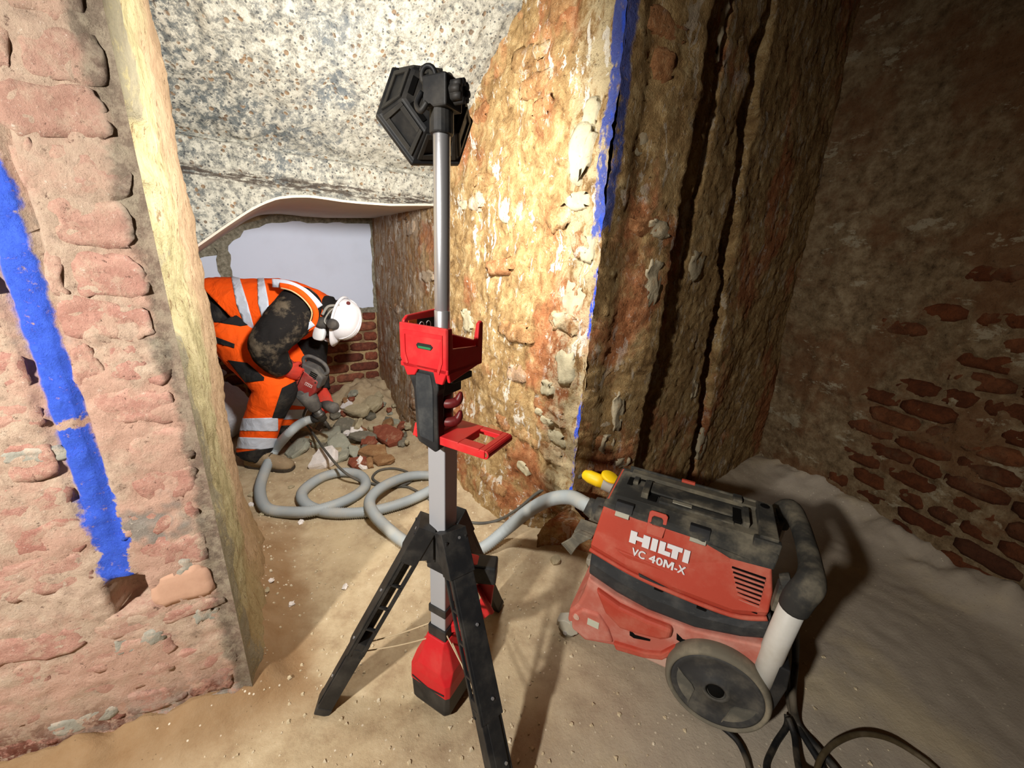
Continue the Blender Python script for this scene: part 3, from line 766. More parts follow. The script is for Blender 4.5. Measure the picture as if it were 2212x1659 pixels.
# ---- painted soffit of the recess: flat, with a haunch falling to the left
SOF = [(-0.03, 1.80), (0.42, 1.758), (0.70, 1.755), (0.80, 1.748), (0.90, 1.725), (1.0, 1.67), (1.12, 1.58), (1.26, 1.47), (1.45, 1.32), (1.9, 0.97)]
A_F = P_R + R_T*0 ; A_F = Vector((-0.536, 2.673, 0))
_so = smooth_path([Vector((a, b, 0)) for a, b in SOF], 4); SOF = [(v.x, v.y) for v in _so]
def soffit():
    mb = MB(); rows = []
    for k in range(15):
        t = -0.02 + (1.47)*k/14
        rows.append([A_F - R_T*t + B_T*s + Vector((0, 0, z + 0.004*fr(Vector((s, t, 0)), 5, 3))) for s, z in SOF])
    n = len(SOF); vs_ = [p for r in rows for p in r] + [p + Vector((0, 0, 0.012)) for r in rows for p in r]
    N2 = 15*n
    fs = [(j*n + i, j*n + i + 1, (j+1)*n + i + 1, (j+1)*n + i) for j in range(14) for i in range(n - 1)]
    fs += [tuple(N2 + q for q in f[::-1]) for f in fs]
    fs += [(i, N2 + i, N2 + i + 1, i + 1) for i in range(n - 1)]
    mb.add(vs_, fs)
    o = mb.build('ceiling_recess', M_SOFFIT, None, False); o['kind'] = 'structure'; return o
soffit()
# ---- broken concrete: a downstand above the soffit, then a rough slope rising towards the room
def concrete():
    prof = [(0.10, None), (0.0, None), (0.0, 1.815), (-0.012, 1.84), (-0.02, 1.90), (-0.028, 1.945), (0.012, 1.965), (-0.06, 1.995)]
    sl = [( -0.06 - (0.78 + 0.7)*k/44, 1.995 + (0.55 + 0.5)*k/44) for k in range(1, 45)]
    vs_ = []; ns = 110; S0, S1 = -0.06, 1.55
    def zs(s):
        for i in range(len(SOF) - 1):
            if SOF[i][0] <= s <= SOF[i+1][0]:
                t = (s - SOF[i][0])/(SOF[i+1][0] - SOF[i][0]); return SOF[i][1]*(1-t) + SOF[i+1][1]*t
        return SOF[0][1] if s < 0 else SOF[-1][1]
    prof2 = [('low', 0.12), ('low', 0.0)] + [('mid', t) for t in (0.0, 0.15, 0.3, 0.45, 0.6, 0.75, 0.9)] + prof[2:]
    # refine
    fine = []
    for a, b in zip(prof[2:-1], prof[3:]):
        for j in range(3): fine.append((a[0] + (b[0]-a[0])*j/3, a[1] + (b[1]-a[1])*j/3))
    full = fine + [prof[-1]] + sl
    rows = 0
    rowsv = []
    def emit(fn):
        r = []
        for i in range(ns + 1):
            s = S0 + (S1 - S0)*i/ns; r.append(fn(s))
        rowsv.append(r)
    emit(lambda s: A_F - R_T*0.10 + B_T*s + Vector((0, 0, zs(s) + 0.03)))
    emit(lambda s: A_F + R_T*0.002 + B_T*s + Vector((0, 0, zs(s) + 0.002)))
    for t in (0.08, 0.2, 0.35, 0.5, 0.65, 0.8, 0.9):
        def f(s, t=t):
            z0 = zs(s) + 0.006; z1 = 1.805
            z = z0 + (z1 - z0)*t
            p = A_F + B_T*s + Vector((0, 0, z)); d = 0.014*fr(p, 9, 4) + 0.008*fr(p, 30, 4) - 0.01*t - 0.02*math.exp(-((z - 1.80)/0.02)**2)
            return p + R_T*d
        emit(f)
    for k, (o, z) in enumerate(full):
        def f(s, o=o, z=z):
            p = A_F - R_T*o + B_T*s + Vector((0, 0, z))
            nrm = (R_T if z < 1.985 else (R_T*0.57 - Vector((0, 0, 0.82))).normalized())
            d = 0.022*fr(p, 3.2, 4) + 0.016*fr(p, 11, 4) + 0.012*fr(p, 32, 4)
            return p + nrm*d
        emit(f)
    m = ns + 1; vs_ = [tuple(p) for r in rowsv for p in r]
    fs = [(j*m + i, (j+1)*m + i, (j+1)*m + i + 1, j*m + i + 1) for j in range(len(rowsv) - 1) for i in range(ns)]
    me = bpy.data.meshes.new('ceiling_concrete'); me.from_pydata(vs_, [], [f[::-1] for f in fs]); me.update()
    o = link('ceiling_concrete', me, M_CONC, None, True); o['kind'] = 'structure'; return o
concrete()

# ---- the rest of the room, out of the frame: rear walls, inner left wall, ceiling
def plain_wall(name, a, b, mat, z1=3.4):
    return strip_wall(name, [a, b], -0.1, z1, 0.25, lambda p, s, z, n: 0.02*fr(p, 1.5, 3), mat)
plain_wall('wall_rear_right', P_E + D_T*2.4, Vector((1.6, -2.4, 0)), M_DW)
plain_wall('wall_rear', Vector((1.6, -2.4, 0)), Vector((-2.9, -2.3, 0)), M_DW)
plain_wall('wall_rear_left', Vector((-2.9, -2.3, 0)), P_L + FACE_T*2.2, M_DW)
plain_wall('wall_inner_left', PIER_END + Vector((-0.9, -0.43, 0))*0.9, P_B + B_T*2.6, M_WHITE)
def lid():
    mb = MB(); mb.add([(-4, -2.8, 3.25), (3.6, -2.8, 3.25), (3.6, 4.8, 3.25), (-4, 4.8, 3.25)], [(0, 1, 2, 3)])
    o = mb.build('ceiling', M_DW); o['kind'] = 'structure'
lid()
# ================================================================== materials of the equipment
M_BLK = plastic('black_moulding', (30, 31, 33), 0.28, (110, 104, 94), 0.5, 8)
M_BLKD = plastic('dusty_black_moulding', (50, 50, 48), 0.85, (132, 124, 106), 0.8, 7)
M_RED = plastic('red_moulding', (205, 34, 40), 0.18, (190, 120, 100), 0.45, 9)
M_ALU = flat('anodised_aluminium', (168, 169, 173), 0.5, 0.5, 0.15, 0.05, 60)
M_STEEL = flat('brushed_steel', (196, 196, 198), 0.34, 0.5, 0.75, 0.06, 80)
M_CORD = flat('tan_shock_cord', (196, 176, 142), 0.8)
M_VRED = plastic('dusty_red_housing', (184, 72, 54), 0.55, (198, 132, 110), 0.6, 6, 0.25, 0.10, 0.15)
M_VREDD = plastic('chalky_red_chassis', (190, 104, 88), 0.85, (208, 158, 142), 0.7, 6, 0.25, 0.10, 0.12)
M_VPINK = plastic('chalky_pink_tray', (206, 168, 150), 0.5, (214, 190, 170), 0.8, 6)
M_BAND = plastic('scuffed_black_band', (44, 46, 48), 0.28, (116, 112, 104), 0.42, 9, 0.4, 0.1, 0.3)
M_TYRE = plastic('dusty_tyre', (112, 106, 92), 0.7, (158, 148, 126), 0.85, 9)
M_DISC = plastic('dusty_wheel_disc', (56, 56, 56), 0.6, (126, 120, 106), 0.7, 7)
M_WHITEP = plastic('white_tube', (214, 212, 204), 0.35, (180, 170, 150), 0.5, 9)
M_CAST = plastic('dusty_caster', (166, 162, 148), 0.5, (188, 178, 154), 0.7, 14)
M_LETTER = flat('white_lettering', (226, 224, 226), 0.6, 0.2, 0, 0.05)
M_YEL = flat('yellow_plug', (238, 196, 20), 0.45, 0.35, 0, 0.08)
M_GREYP = flat('grey_socket', (150, 146, 136), 0.6)
M_DARK = flat('dark_recess', (14, 13, 12), 0.9, 0.1)
M_CLIP = flat('worn_metal_clip', (168, 164, 148), 0.5, 0.4, 0.4)
M_LABEL = flat('paper_label', (198, 200, 180), 0.8)

# ================================================================== tower lamp on a tripod
def face_poly(poly, y, x0=0): return poly
TX, TY = -0.187, 0.985
lampstand = thing('tower_lamp', 'red and black tripod site lamp on a tall telescopic mast, seen from behind', 'work light', (TX, TY, 0.004), math.radians(-27.8))
def column():
    mb = MB(); h = 0.030
    mb.box(-h, h, -h, h, 0.26, 1.06); mb.build('mast', M_ALU, lampstand, bevel=0.003)
    for z0, z1, e in ((0.385, 0.415, 0.0045), (0.265, 0.33, 0.006)):
        MB().box(-h - e, h + e, -h - e, h + e, z0, z1).build('collar', M_BLK, lampstand, bevel=0.003)
    hub = MB().box(-h - 0.006, h + 0.006, -h - 0.006, h + 0.006, 0.565, 0.705)
    for a in (190, 68, -52):
        R = Matrix.Rotation(math.radians(a + 27.8), 4, 'Z')
        hub.box(0.028, 0.085, -0.036, -0.028, 0.615, 0.72, R); hub.box(0.028, 0.085, 0.028, 0.036, 0.615, 0.72, R)
        hub.box(0.024, 0.05, -0.03, 0.03, 0.60, 0.70, R)
        for q in range(4): hub.box(0.040 + q*0.010, 0.045 + q*0.010, -0.03, 0.03, 0.70, 0.715, R)
    hub.build('leg_hub', M_BLK, lampstand, bevel=0.002)
column()
def leg(ang, shut=0, R_FOOT=0.415):
    A = Matrix.Rotation(math.radians(ang + 27.8), 4, 'Z')
    p0 = Vector((0.070, 0, 0.690)); p1 = Vector((R_FOOT, 0, 0.005)); L = (p1 - p0).length
    x = (p1 - p0).normalized(); y = Vector((0, 1, 0)); z = x.cross(y)      # z points outwards and up
    B = Matrix((x, y, z)).transposed().to_4x4(); B.translation = p0; T = A @ B
    if (B.to_3x3() @ Vector((0, 0, 1))).z < 0: pass
    s = 1 if z.x > 0 else -1
    def bx(mb, a, b, c, d, e, f): 
        e, f = (e, f) if s > 0 else (-f, -e); return mb.box(a, b, c, d, e, f, T)
    mb = MB(); w = 0.036; split = L*0.60
    bx(mb, -0.045, 0.085, -w - 0.004, w + 0.004, -0.032, 0.022)            # head block
    bx(mb, 0.075, split + 0.03, -w*0.80, w, 0.012, 0.019)                  # outer face plate
    for sy in (-1, 1):
        y0, y1 = (-w, -w + 0.009) if sy < 0 else (w - 0.009, w)
        bx(mb, 0.075, split + 0.03, y0, y1, 0.004, 0.018)                  # edges of the side walls, windows between
        bx(mb, 0.075, split + 0.03, y0, y1, -0.034, -0.022)
        if sy == shut: bx(mb, 0.075, split + 0.03, y0, y1, -0.030, 0.010)
        for k in range(5):
            t = 0.088 + (split - 0.088)*k/4
            bx(mb, t - 0.004, t + 0.004, y0, y1, -0.030, 0.010)
    lg = mb.build('leg', M_BLK, lampstand, bevel=0.0015)
    lo_ = MB(); bx(lo_, split, L - 0.012, -w*0.90, w*0.90, -0.034, 0.014); bx(lo_, split + 0.02, L - 0.03, -w*0.50, w*0.60, 0.014, 0.018)
    bx(lo_, split - 0.03, split + 0.02, -w*0.97, w*0.97, -0.036, 0.0165)
    lo_.build('lower_leg', M_BLK, lg, bevel=0.002)
    ft = MB(); bx(ft, L - 0.03, L + 0.004, -w*0.95, w*0.95, -0.036, 0.016); ft.build('foot', M_BLK, lg, bevel=0.004)
    for t in (-0.02, split*0.5, split*0.95, L*0.8):
        bt = MB(); q0 = T @ Vector((t, 0.012, 0.019*s)); q1 = T @ Vector((t, 0.012, 0.0225*s)); bt.cyl(q0, q1, 0.0045, None, 8)
        bt.build('bolt', M_STEEL, lg)
    # shock cord pair from this leg to the base
    for k, (f, zz) in enumerate(((0.60, 0.315), (0.655, 0.272))):
        a_ = T @ Vector((L*f, 0.0, -0.03*s)); b_ = A @ Vector((0.038, 0.010*(1 if k else -1), zz))
        mid = (a_ + b_)/2 - Vector((0, 0, 0.006))
        MB().tube(smooth_path([a_, mid, b_], 4), 0.0022, 6).build('cord', M_CORD, lampstand, True)
for a, shut in ((190, -1), (66, -1), (-53, 0)): leg(a, shut)
def base():
    def oct_(h, c): return [(-h + c, -h), (h - c, -h), (h, -h + c), (h, h - c), (h - c, h), (-h + c, h), (-h, h - c), (-h, -h + c)]
    def ringz(h, c, z): return [Vector((x, y, z)) for x, y in oct_(h, c)]
    b = MB(); b.rings([ringz(0.074, 0.013, 0.012), ringz(0.080, 0.013, 0.03), ringz(0.082, 0.011, 0.118)]); b.build('battery_base', M_BLK, lampstand, bevel=0.003)
    r = MB(); r.rings([ringz(0.0835, 0.011, 0.112), ringz(0.083, 0.013, 0.165), ringz(0.078, 0.030, 0.200), ringz(0.048, 0.014, 0.270), ringz(0.040, 0.006, 0.290)])
    rs = r.build('base_shroud', M_RED, lampstand, bevel=0.003)
    g = MB()
    g.prism([(-0.068, 0.125), (0.0, 0.112), (0.068, 0.125), (0.068, 0.132), (0.0, 0.119), (-0.068, 0.132)], -0.0848, -0.082, 'y')
    g.build('trim_line', M_BLK, rs)
    # red carry bracket standing behind, above the back leg
    h = MB(); A = Matrix.Rotation(math.radians(24), 4, 'Z')
    prof = [(0.03, 0.30), (0.10, 0.325), (0.158, 0.40), (0.168, 0.53), (0.148, 0.585), (0.07, 0.60), (0.03, 0.585), (0.03, 0.555), (0.112, 0.535), (0.128, 0.50), (0.122, 0.42), (0.08, 0.36), (0.03, 0.335)]
    h.prism(prof, -0.02, 0.025, 'y', A); hb = h.build('carry_bracket', M_RED, lampstand, bevel=0.004)
    k = MB(); k.box(0.085, 0.172, -0.026, 0.032, 0.525, 0.592, A); k.build('bracket_pad', M_BLK, hb, bevel=0.006)
    k = MB(); k.cyl(A @ Vector((0.115, -0.026, 0.52)), A @ Vector((0.165, -0.028, 0.42)), 0.008, None, 10); k.build('latch_lever', M_RED, hb, True)
base()
def head_unit():
    w = 0.076
    t = MB()                                                   # cradle: front panel, low right side, tall back rail
    front = [(-w, 1.335), (w, 1.335), (w, 1.235), (w*0.78, 1.195), (w*0.50, 1.195), (w*0.40, 1.225), (-w*0.22, 1.225), (-w*0.38, 1.205), (-w*0.72, 1.200), (-w, 1.245)]
    t.prism(front, -w, -w + 0.010, 'y')
    side = [(-w, 1.335), (-w + 0.018, 1.335), (-w + 0.022, 1.285), (w - 0.026, 1.275), (w - 0.020, 1.335), (w - 0.006, 1.340), (w, 1.325), (w, 1.245), (w - 0.02, 1.222), (-w + 0.01, 1.200), (-w, 1.235)]
    t.prism(side, w - 0.009, w, 'x')
    t.prism([(-w + 0.004, 1.225), (w, 1.225), (w, 1.358), (-w + 0.022, 1.350), (-w + 0.010, 1.340), (-w + 0.004, 1.30)], -w, -w + 0.009, 'x')
    t.prism([(-w, 1.225), (w, 1.225), (w, 1.335), (w - 0.010, 1.340), (w - 0.018, 1.33), (w - 0.024, 1.285), (-w, 1.295)], w - 0.010, w, 'y')
    t.box(-w, w, -w, w, 1.222, 1.236)
    cr = t.build('cradle', M_RED, lampstand, bevel=0.003)
    f = MB(); f.prism([(-w*0.82, 1.318), (w*0.80, 1.318), (w*0.80, 1.308), (-w*0.74, 1.308), (-w*0.74, 1.262), (-w*0.62, 1.235), (-w*0.70, 1.232), (-w*0.82, 1.258)], -w - 0.0022, -w + 0.001, 'y'); f.build('raised_border', M_RED, cr)
    f = MB(); f.prism([(w*0.70, 1.30), (w*0.80, 1.31), (w*0.80, 1.25), (w*0.66, 1.22), (w*0.60, 1.228), (w*0.70, 1.255)], -w - 0.0022, -w + 0.001, 'y'); f.build('raised_border', M_RED, cr)
    e = MB(); e.prism([(-0.020, 1.285), (-0.015, 1.291), (0.025, 1.291), (0.032, 1.285), (0.025, 1.277), (-0.015, 1.277)], -w - 0.0016, -w + 0.001, 'y'); e.build('maker_badge', flat('black_print', (30, 34, 30), 0.6), cr)
    e = MB(); e.prism([(-0.013, 1.284), (0.024, 1.284), (0.028, 1.281), (0.023, 1.2785), (-0.013, 1.2785)], -w - 0.0024, -w + 0.001, 'y'); e.build('badge_stripe', flat('green_print', (40, 120, 74), 0.6), cr)
    xi = -w + 0.009
    lb = MB(); lb.box(xi - 0.001, xi + 0.0015, -0.052, -0.022, 1.285, 1.336); lb.build('warning_label', flat('orange_print', (226, 120, 30), 0.7), cr)
    l2 = MB(); l2.box(xi - 0.001, xi + 0.0015, -0.022, 0.050, 1.285, 1.336); l2.build('warning_label', flat('black_label', (24, 22, 22), 0.7), cr)
    tr = MB(); tr.prism([(-0.047, 1.308), (-0.037, 1.330), (-0.027, 1.308), (-0.0315, 1.308), (-0.037, 1.321), (-0.0425, 1.308)], xi + 0.0012, xi + 0.0024, 'x'); tr.build('warning_mark', M_DARK, cr)
    for cy_ in (-0.005, 0.022):
        ri = MB(); rr = []
        for k in range(18):
            a = 2*math.pi*k/18; rr.append(Vector((xi + 0.002, cy_ + 0.009*math.cos(a), 1.318 + 0.010*math.sin(a))))
        ri.tube(rr, 0.0013, 5, None, False, True); ri.build('warning_mark', M_LETTER, cr)
    # black grip down the left face
    g = MB(); g.prism([(-0.045, 1.222), (0.030, 1.222), (0.041, 1.185), (0.041, 1.175), (0.037, 1.160), (0.040, 1.01), (0.030, 1.00), (-0.026, 1.018), (-0.032, 1.025), (-0.040, 1.165), (-0.052, 1.195)], -0.070, -0.040, 'y')
    gr = g.build('grip', M_BLK, lampstand, bevel=0.004)
    p = MB(); p.prism([(-0.028, 1.212), (0.018, 1.212), (0.026, 1.178), (0.026, 1.03), (-0.020, 1.036), (-0.030, 1.17)], -0.0725, -0.069, 'y'); p.build('grip_pad', plastic('dark_rubber', (44, 47, 50), 0.45, (96, 96, 92), 0.7, 14), gr, bevel=0.002)
    # slide, mast collar and cord hooks on the right
    s = MB(); s.box(-0.036, 0.036, -0.042, 0.036, 1.15, 1.222); s.box(0.0, 0.075, -0.05, 0.03, 1.195, 1.212); s.cyl(Vector((0, 0, 1.04)), Vector((0, 0, 1.23)), 0.024, None, 18)
    s.build('mast_collar', M_BLK, lampstand, bevel=0.002)
    dk = plastic('dark_red_hook', (96, 22, 24), 0.2, (120, 80, 70), 0.4, 12)
    for z in (1.150, 1.098):
        hk = MB(); hk.tube(smooth_path([Vector((0.015, -0.035, z - 0.02)), Vector((0.045, -0.03, z - 0.02)), Vector((0.062, -0.015, z - 0.012)), Vector((0.068, -0.01, z + 0.012))], 5), [0.013]*10 + [0.012, 0.011, 0.010, 0.008, 0.006, 0.004], 10)
        hk.cyl(Vector((0, -0.005, z - 0.022)), Vector((0, -0.005, z + 0.012)), 0.032, None, 18)
        hk.build('cord_hook', dk, lampstand, True)
    # lower handle plate with an opening
    x0, x1, y0, y1, z0, z1 = -0.045, 0.190, -0.062, 0.062, 1.022, 1.046
    h = MB(); hx0, hx1, hy0, hy1 = 0.098, 0.162, -0.030, 0.040
    h.box(x0, hx0, y0, y1, z1 - 0.008, z1); h.box(hx1, x1 - 0.012, y0, y1, z1 - 0.008, z1); h.box(hx0, hx1, y0, hy0, z1 - 0.008, z1); h.box(hx0, hx1, hy1, y1, z1 - 0.008, z1)
    h.box(x0, x1 - 0.012, y0, y0 + 0.006, z0, z1 - 0.004); h.box(x0, x1 - 0.012, y1 - 0.006, y1, z0, z1 - 0.004)
    h.box(hx0 - 0.004, hx0, hy0, hy1, z0, z1 - 0.006); h.box(hx1, hx1 + 0.004, hy0, hy1, z0, z1 - 0.006)
    arc = [(x1 - 0.012 + 0.012*math.cos(a), (z0 + z1)/2 + 0.012*math.sin(a)) for a in np.linspace(math.pi/2, -math.pi/2, 9)]
    arc2 = [(x1 - 0.012 + 0.007*math.cos(a), (z0 + z1)/2 + 0.007*math.sin(a)) for a in np.linspace(-math.pi/2, math.pi/2, 9)]
    h.prism(arc + arc2, y0, y1, 'y'); h.box(x0, 0.02, y0, y1, z0, z0 + 0.006)
    h.build('lower_handle', M_RED, lampstand, bevel=0.002)
    tb = MB(); tb.prism([(-0.062, 1.02), (-0.040, 1.02), (-0.040, 1.065), (-0.052, 1.06)], -0.055, -0.01, 'y'); tb.build('side_tab', M_RED, lampstand, bevel=0.002)
    # slim round pole
    ps = MB(); ps.cyl(Vector((0, 0, 1.20)), Vector((0, 0, 1.365)), 0.0205, None, 28); ps.cyl(Vector((0, 0, 1.345)), Vector((0, 0, 1.787)), 0.0195, None, 28)
    ps.build('pole', M_STEEL, lampstand, True, bevel=0.002)
head_unit()
def lamp_head():
    inv = lampstand.matrix_basis.inverted()
    R3 = inv.to_3x3()
    ax_ = (R3 @ LAMP_AXIS).normalized(); c = inv @ LAMP_C
    up = Vector((0, 0, 1)); sx = ax_.cross(up).normalized(); sy = sx.cross(ax_).normalized()
    B = Matrix((sx, sy, ax_)).transposed().to_4x4(); B.translation = c                        # local z runs out of the lens
    roll = math.radians(8)
    def hexr(r, z, k=6, ph=0.0): return [B @ Vector((r*math.cos(roll + ph + 2*math.pi*i/k), r*math.sin(roll + ph + 2*math.pi*i/k), z)) for i in range(k)]
    m = MB(); m.rings([hexr(0.070, -0.040), hexr(0.080, -0.036), hexr(0.116, 0.030), hexr(0.127, 0.034), hexr(0.127, 0.048), hexr(0.116, 0.050)], True)
    hd = m.build('lamp_head', M_BLK, lampstand, bevel=0.003)
    # frames on the six sloping cheeks and slots of the heat sink
    fr_ = MB()
    for i in range(6):
        a0 = roll + 2*math.pi*i/6; a1 = roll + 2*math.pi*(i+1)/6
        def P(r, z, t): 
            v0 = Vector((r*math.cos(a0), r*math.sin(a0), z)); v1 = Vector((r*math.cos(a1), r*math.sin(a1), z)); return v0.lerp(v1, t)
        def strip(t0, t1, za, ra, zb, rb, lift=0.005):
            q = [P(ra, za, t0), P(ra, za, t1), P(rb, zb, t1), P(rb, zb, t0)]
            n = (q[1] - q[0]).cross(q[3] - q[0]).normalized()
            if n.dot(q[0]) < 0: n = -n
            fr_.add([B @ v for v in q] + [B @ (v + n*lift) for v in q], [(0, 1, 2, 3), (7, 6, 5, 4), (0, 4, 5, 1), (1, 5, 6, 2), (2, 6, 7, 3), (3, 7, 4, 0)])
        rr = lambda z: 0.080 + (z + 0.036)/0.066*0.036
        strip(0.06, 0.16, -0.034, rr(-0.034), 0.028, rr(0.028)); strip(0.84, 0.94, -0.034, rr(-0.034), 0.028, rr(0.028))
        strip(0.16, 0.84, -0.034, rr(-0.034), -0.022, rr(-0.022)); strip(0.16, 0.84, 0.016, rr(0.016), 0.028, rr(0.028))
    fr_.build('heat_sink_frame', plastic('grey_black_casting', (48, 47, 45), 0.4, (92, 86, 76), 0.6, 14), hd, bevel=0.001)
    sl = MB()
    for i in range(6):
        a0 = roll + 2*math.pi*i/6; a1 = roll + 2*math.pi*(i+1)/6
        v0 = Vector((0.064*math.cos(a0), 0.064*math.sin(a0), -0.0405)); v1 = Vector((0.064*math.cos(a1), 0.064*math.sin(a1), -0.0405))
        p, q = v0.lerp(v1, 0.16), v0.lerp(v1, 0.84); w = Vector((p.x, p.y, 0)).lerp(Vector((q.x, q.y, 0)), 0.5).normalized()*0.006
        sl.add([B @ (p - w), B @ (q - w), B @ (q + w), B @ (p + w)], [(0, 1, 2, 3)])
        sl.add([B @ (v + Vector((0, 0, -0.0012))) for v in (p - w, q - w, q + w, p + w)], [(3, 2, 1, 0)])
    sl.build('vent_slot', M_DARK, hd)
    ln = MB(); ln.rings([hexr(0.108, 0.0505), hexr(0.106, 0.053)], True)
    e = NM('lit_lens'); e.b.inputs['Emission Color'].default_value = (1, 0.96, 0.88, 1); e.b.inputs['Emission Strength'].default_value = 6.0; e.color((0.8, 0.8, 0.8))
    ln.build('lens', e.mat, hd)
    # yoke: arm from the back of the head to the clamp on the pole top
    yk = MB(); top = Vector((0, 0, 1.787))
    bk = B @ Vector((0, 0.0, -0.042))
    arm = B @ Vector((-0.005, 0.030, -0.052))
    yk.tube([bk + Vector((0, 0, 0.0)), arm, arm.lerp(top + Vector((-0.012, -0.008, 0.03)), 0.7)], [0.034, 0.028, 0.022], 12)
    yk.build('yoke_arm', M_BLK, lampstand, True)
    cl = MB(); cl.cyl(Vector((0, 0, 1.752)), Vector((0, 0, 1.820)), 0.027, 0.026, 20); cl.box(-0.030, 0.034, -0.030, 0.030, 1.797, 1.857)
    cl.build('pole_clamp', M_BLK, lampstand, bevel=0.004)
    kn = MB(); q = Vector((0.036, 0.0, 1.828))
    for i in range(8):
        a = 2*math.pi*i/8; kn.cyl(q + Vector((0, 0.016*math.cos(a), 0.016*math.sin(a))), q + Vector((0.024, 0.016*math.cos(a), 0.016*math.sin(a))), 0.008, None, 8)
    kn.cyl(q + Vector((-0.004, 0, 0)), q + Vector((0.022, 0, 0)), 0.020, None, 16); kn.build('clamp_knob', M_BLK, lampstand, True)
    sh = MB(); cpt = Vector((-0.022, -0.016, 1.860)); pts = [cpt + Vector((0.014*math.cos(a), 0.006*math.cos(a), 0.018*math.sin(a))) for a in np.linspace(-0.9, math.pi + 0.9, 14)]
    sh.tube(pts, 0.0055, 8); sh.build('shackle_ring', M_BLK, lampstand, True)
    hk = MB(); hk.tube(smooth_path([Vector((-0.03, -0.03, 1.827)), Vector((-0.036, -0.04, 1.802)), Vector((-0.02, -0.045, 1.787)), Vector((-0.005, -0.042, 1.802))], 5), 0.006, 8); hk.build('spring_clip', M_BLK, lampstand, True)
    for v in ((-0.03, 0.045, -0.06), (0.03, 0.045, -0.06)):
        b = MB(); b.cyl(B @ Vector(v), B @ (Vector(v) + Vector((0, 0, -0.006))), 0.009, None, 12); b.build('hinge_bolt', plastic('worn_bolt', (70, 68, 64), 0.2), lampstand)
lamp_head()

# ================================================================== dust extractor
VAX = Vector((0.89, -0.456, 0)).normalized()
vac = thing('dust_extractor', 'dusty red and black wheeled site vacuum with white lettering on its side', 'vacuum cleaner', (0.78, 0.89, 0.004), math.atan2(VAX.y, VAX.x))
def side_pt(px, py, y):
    n = Vector((VAX.y, -VAX.x, 0)); O = Vector((0.78, 0.89, 0)); q = on_plane(px, py, O - n*y, n) - O
    return q.dot(VAX), q.z
YC = 0.275                                                     # mid-plane of the machine
def shell(name, prof_fn, secs, mat, seg=3, bevel=0.0, smooth=False):
    """secs: list of (y, prof) cross-sections across the width"""
    mb = MB(); rr = [[Vector((x, y, z)) for x, z in p] for y, p in secs]; mb.rings(rr); return mb.build(name, mat, vac, smooth, bevel=bevel)
def scaled(p, cx, cz, kx, kz): return [(cx + (x - cx)*kx, cz + (z - cz)*kz) for x, z in p]
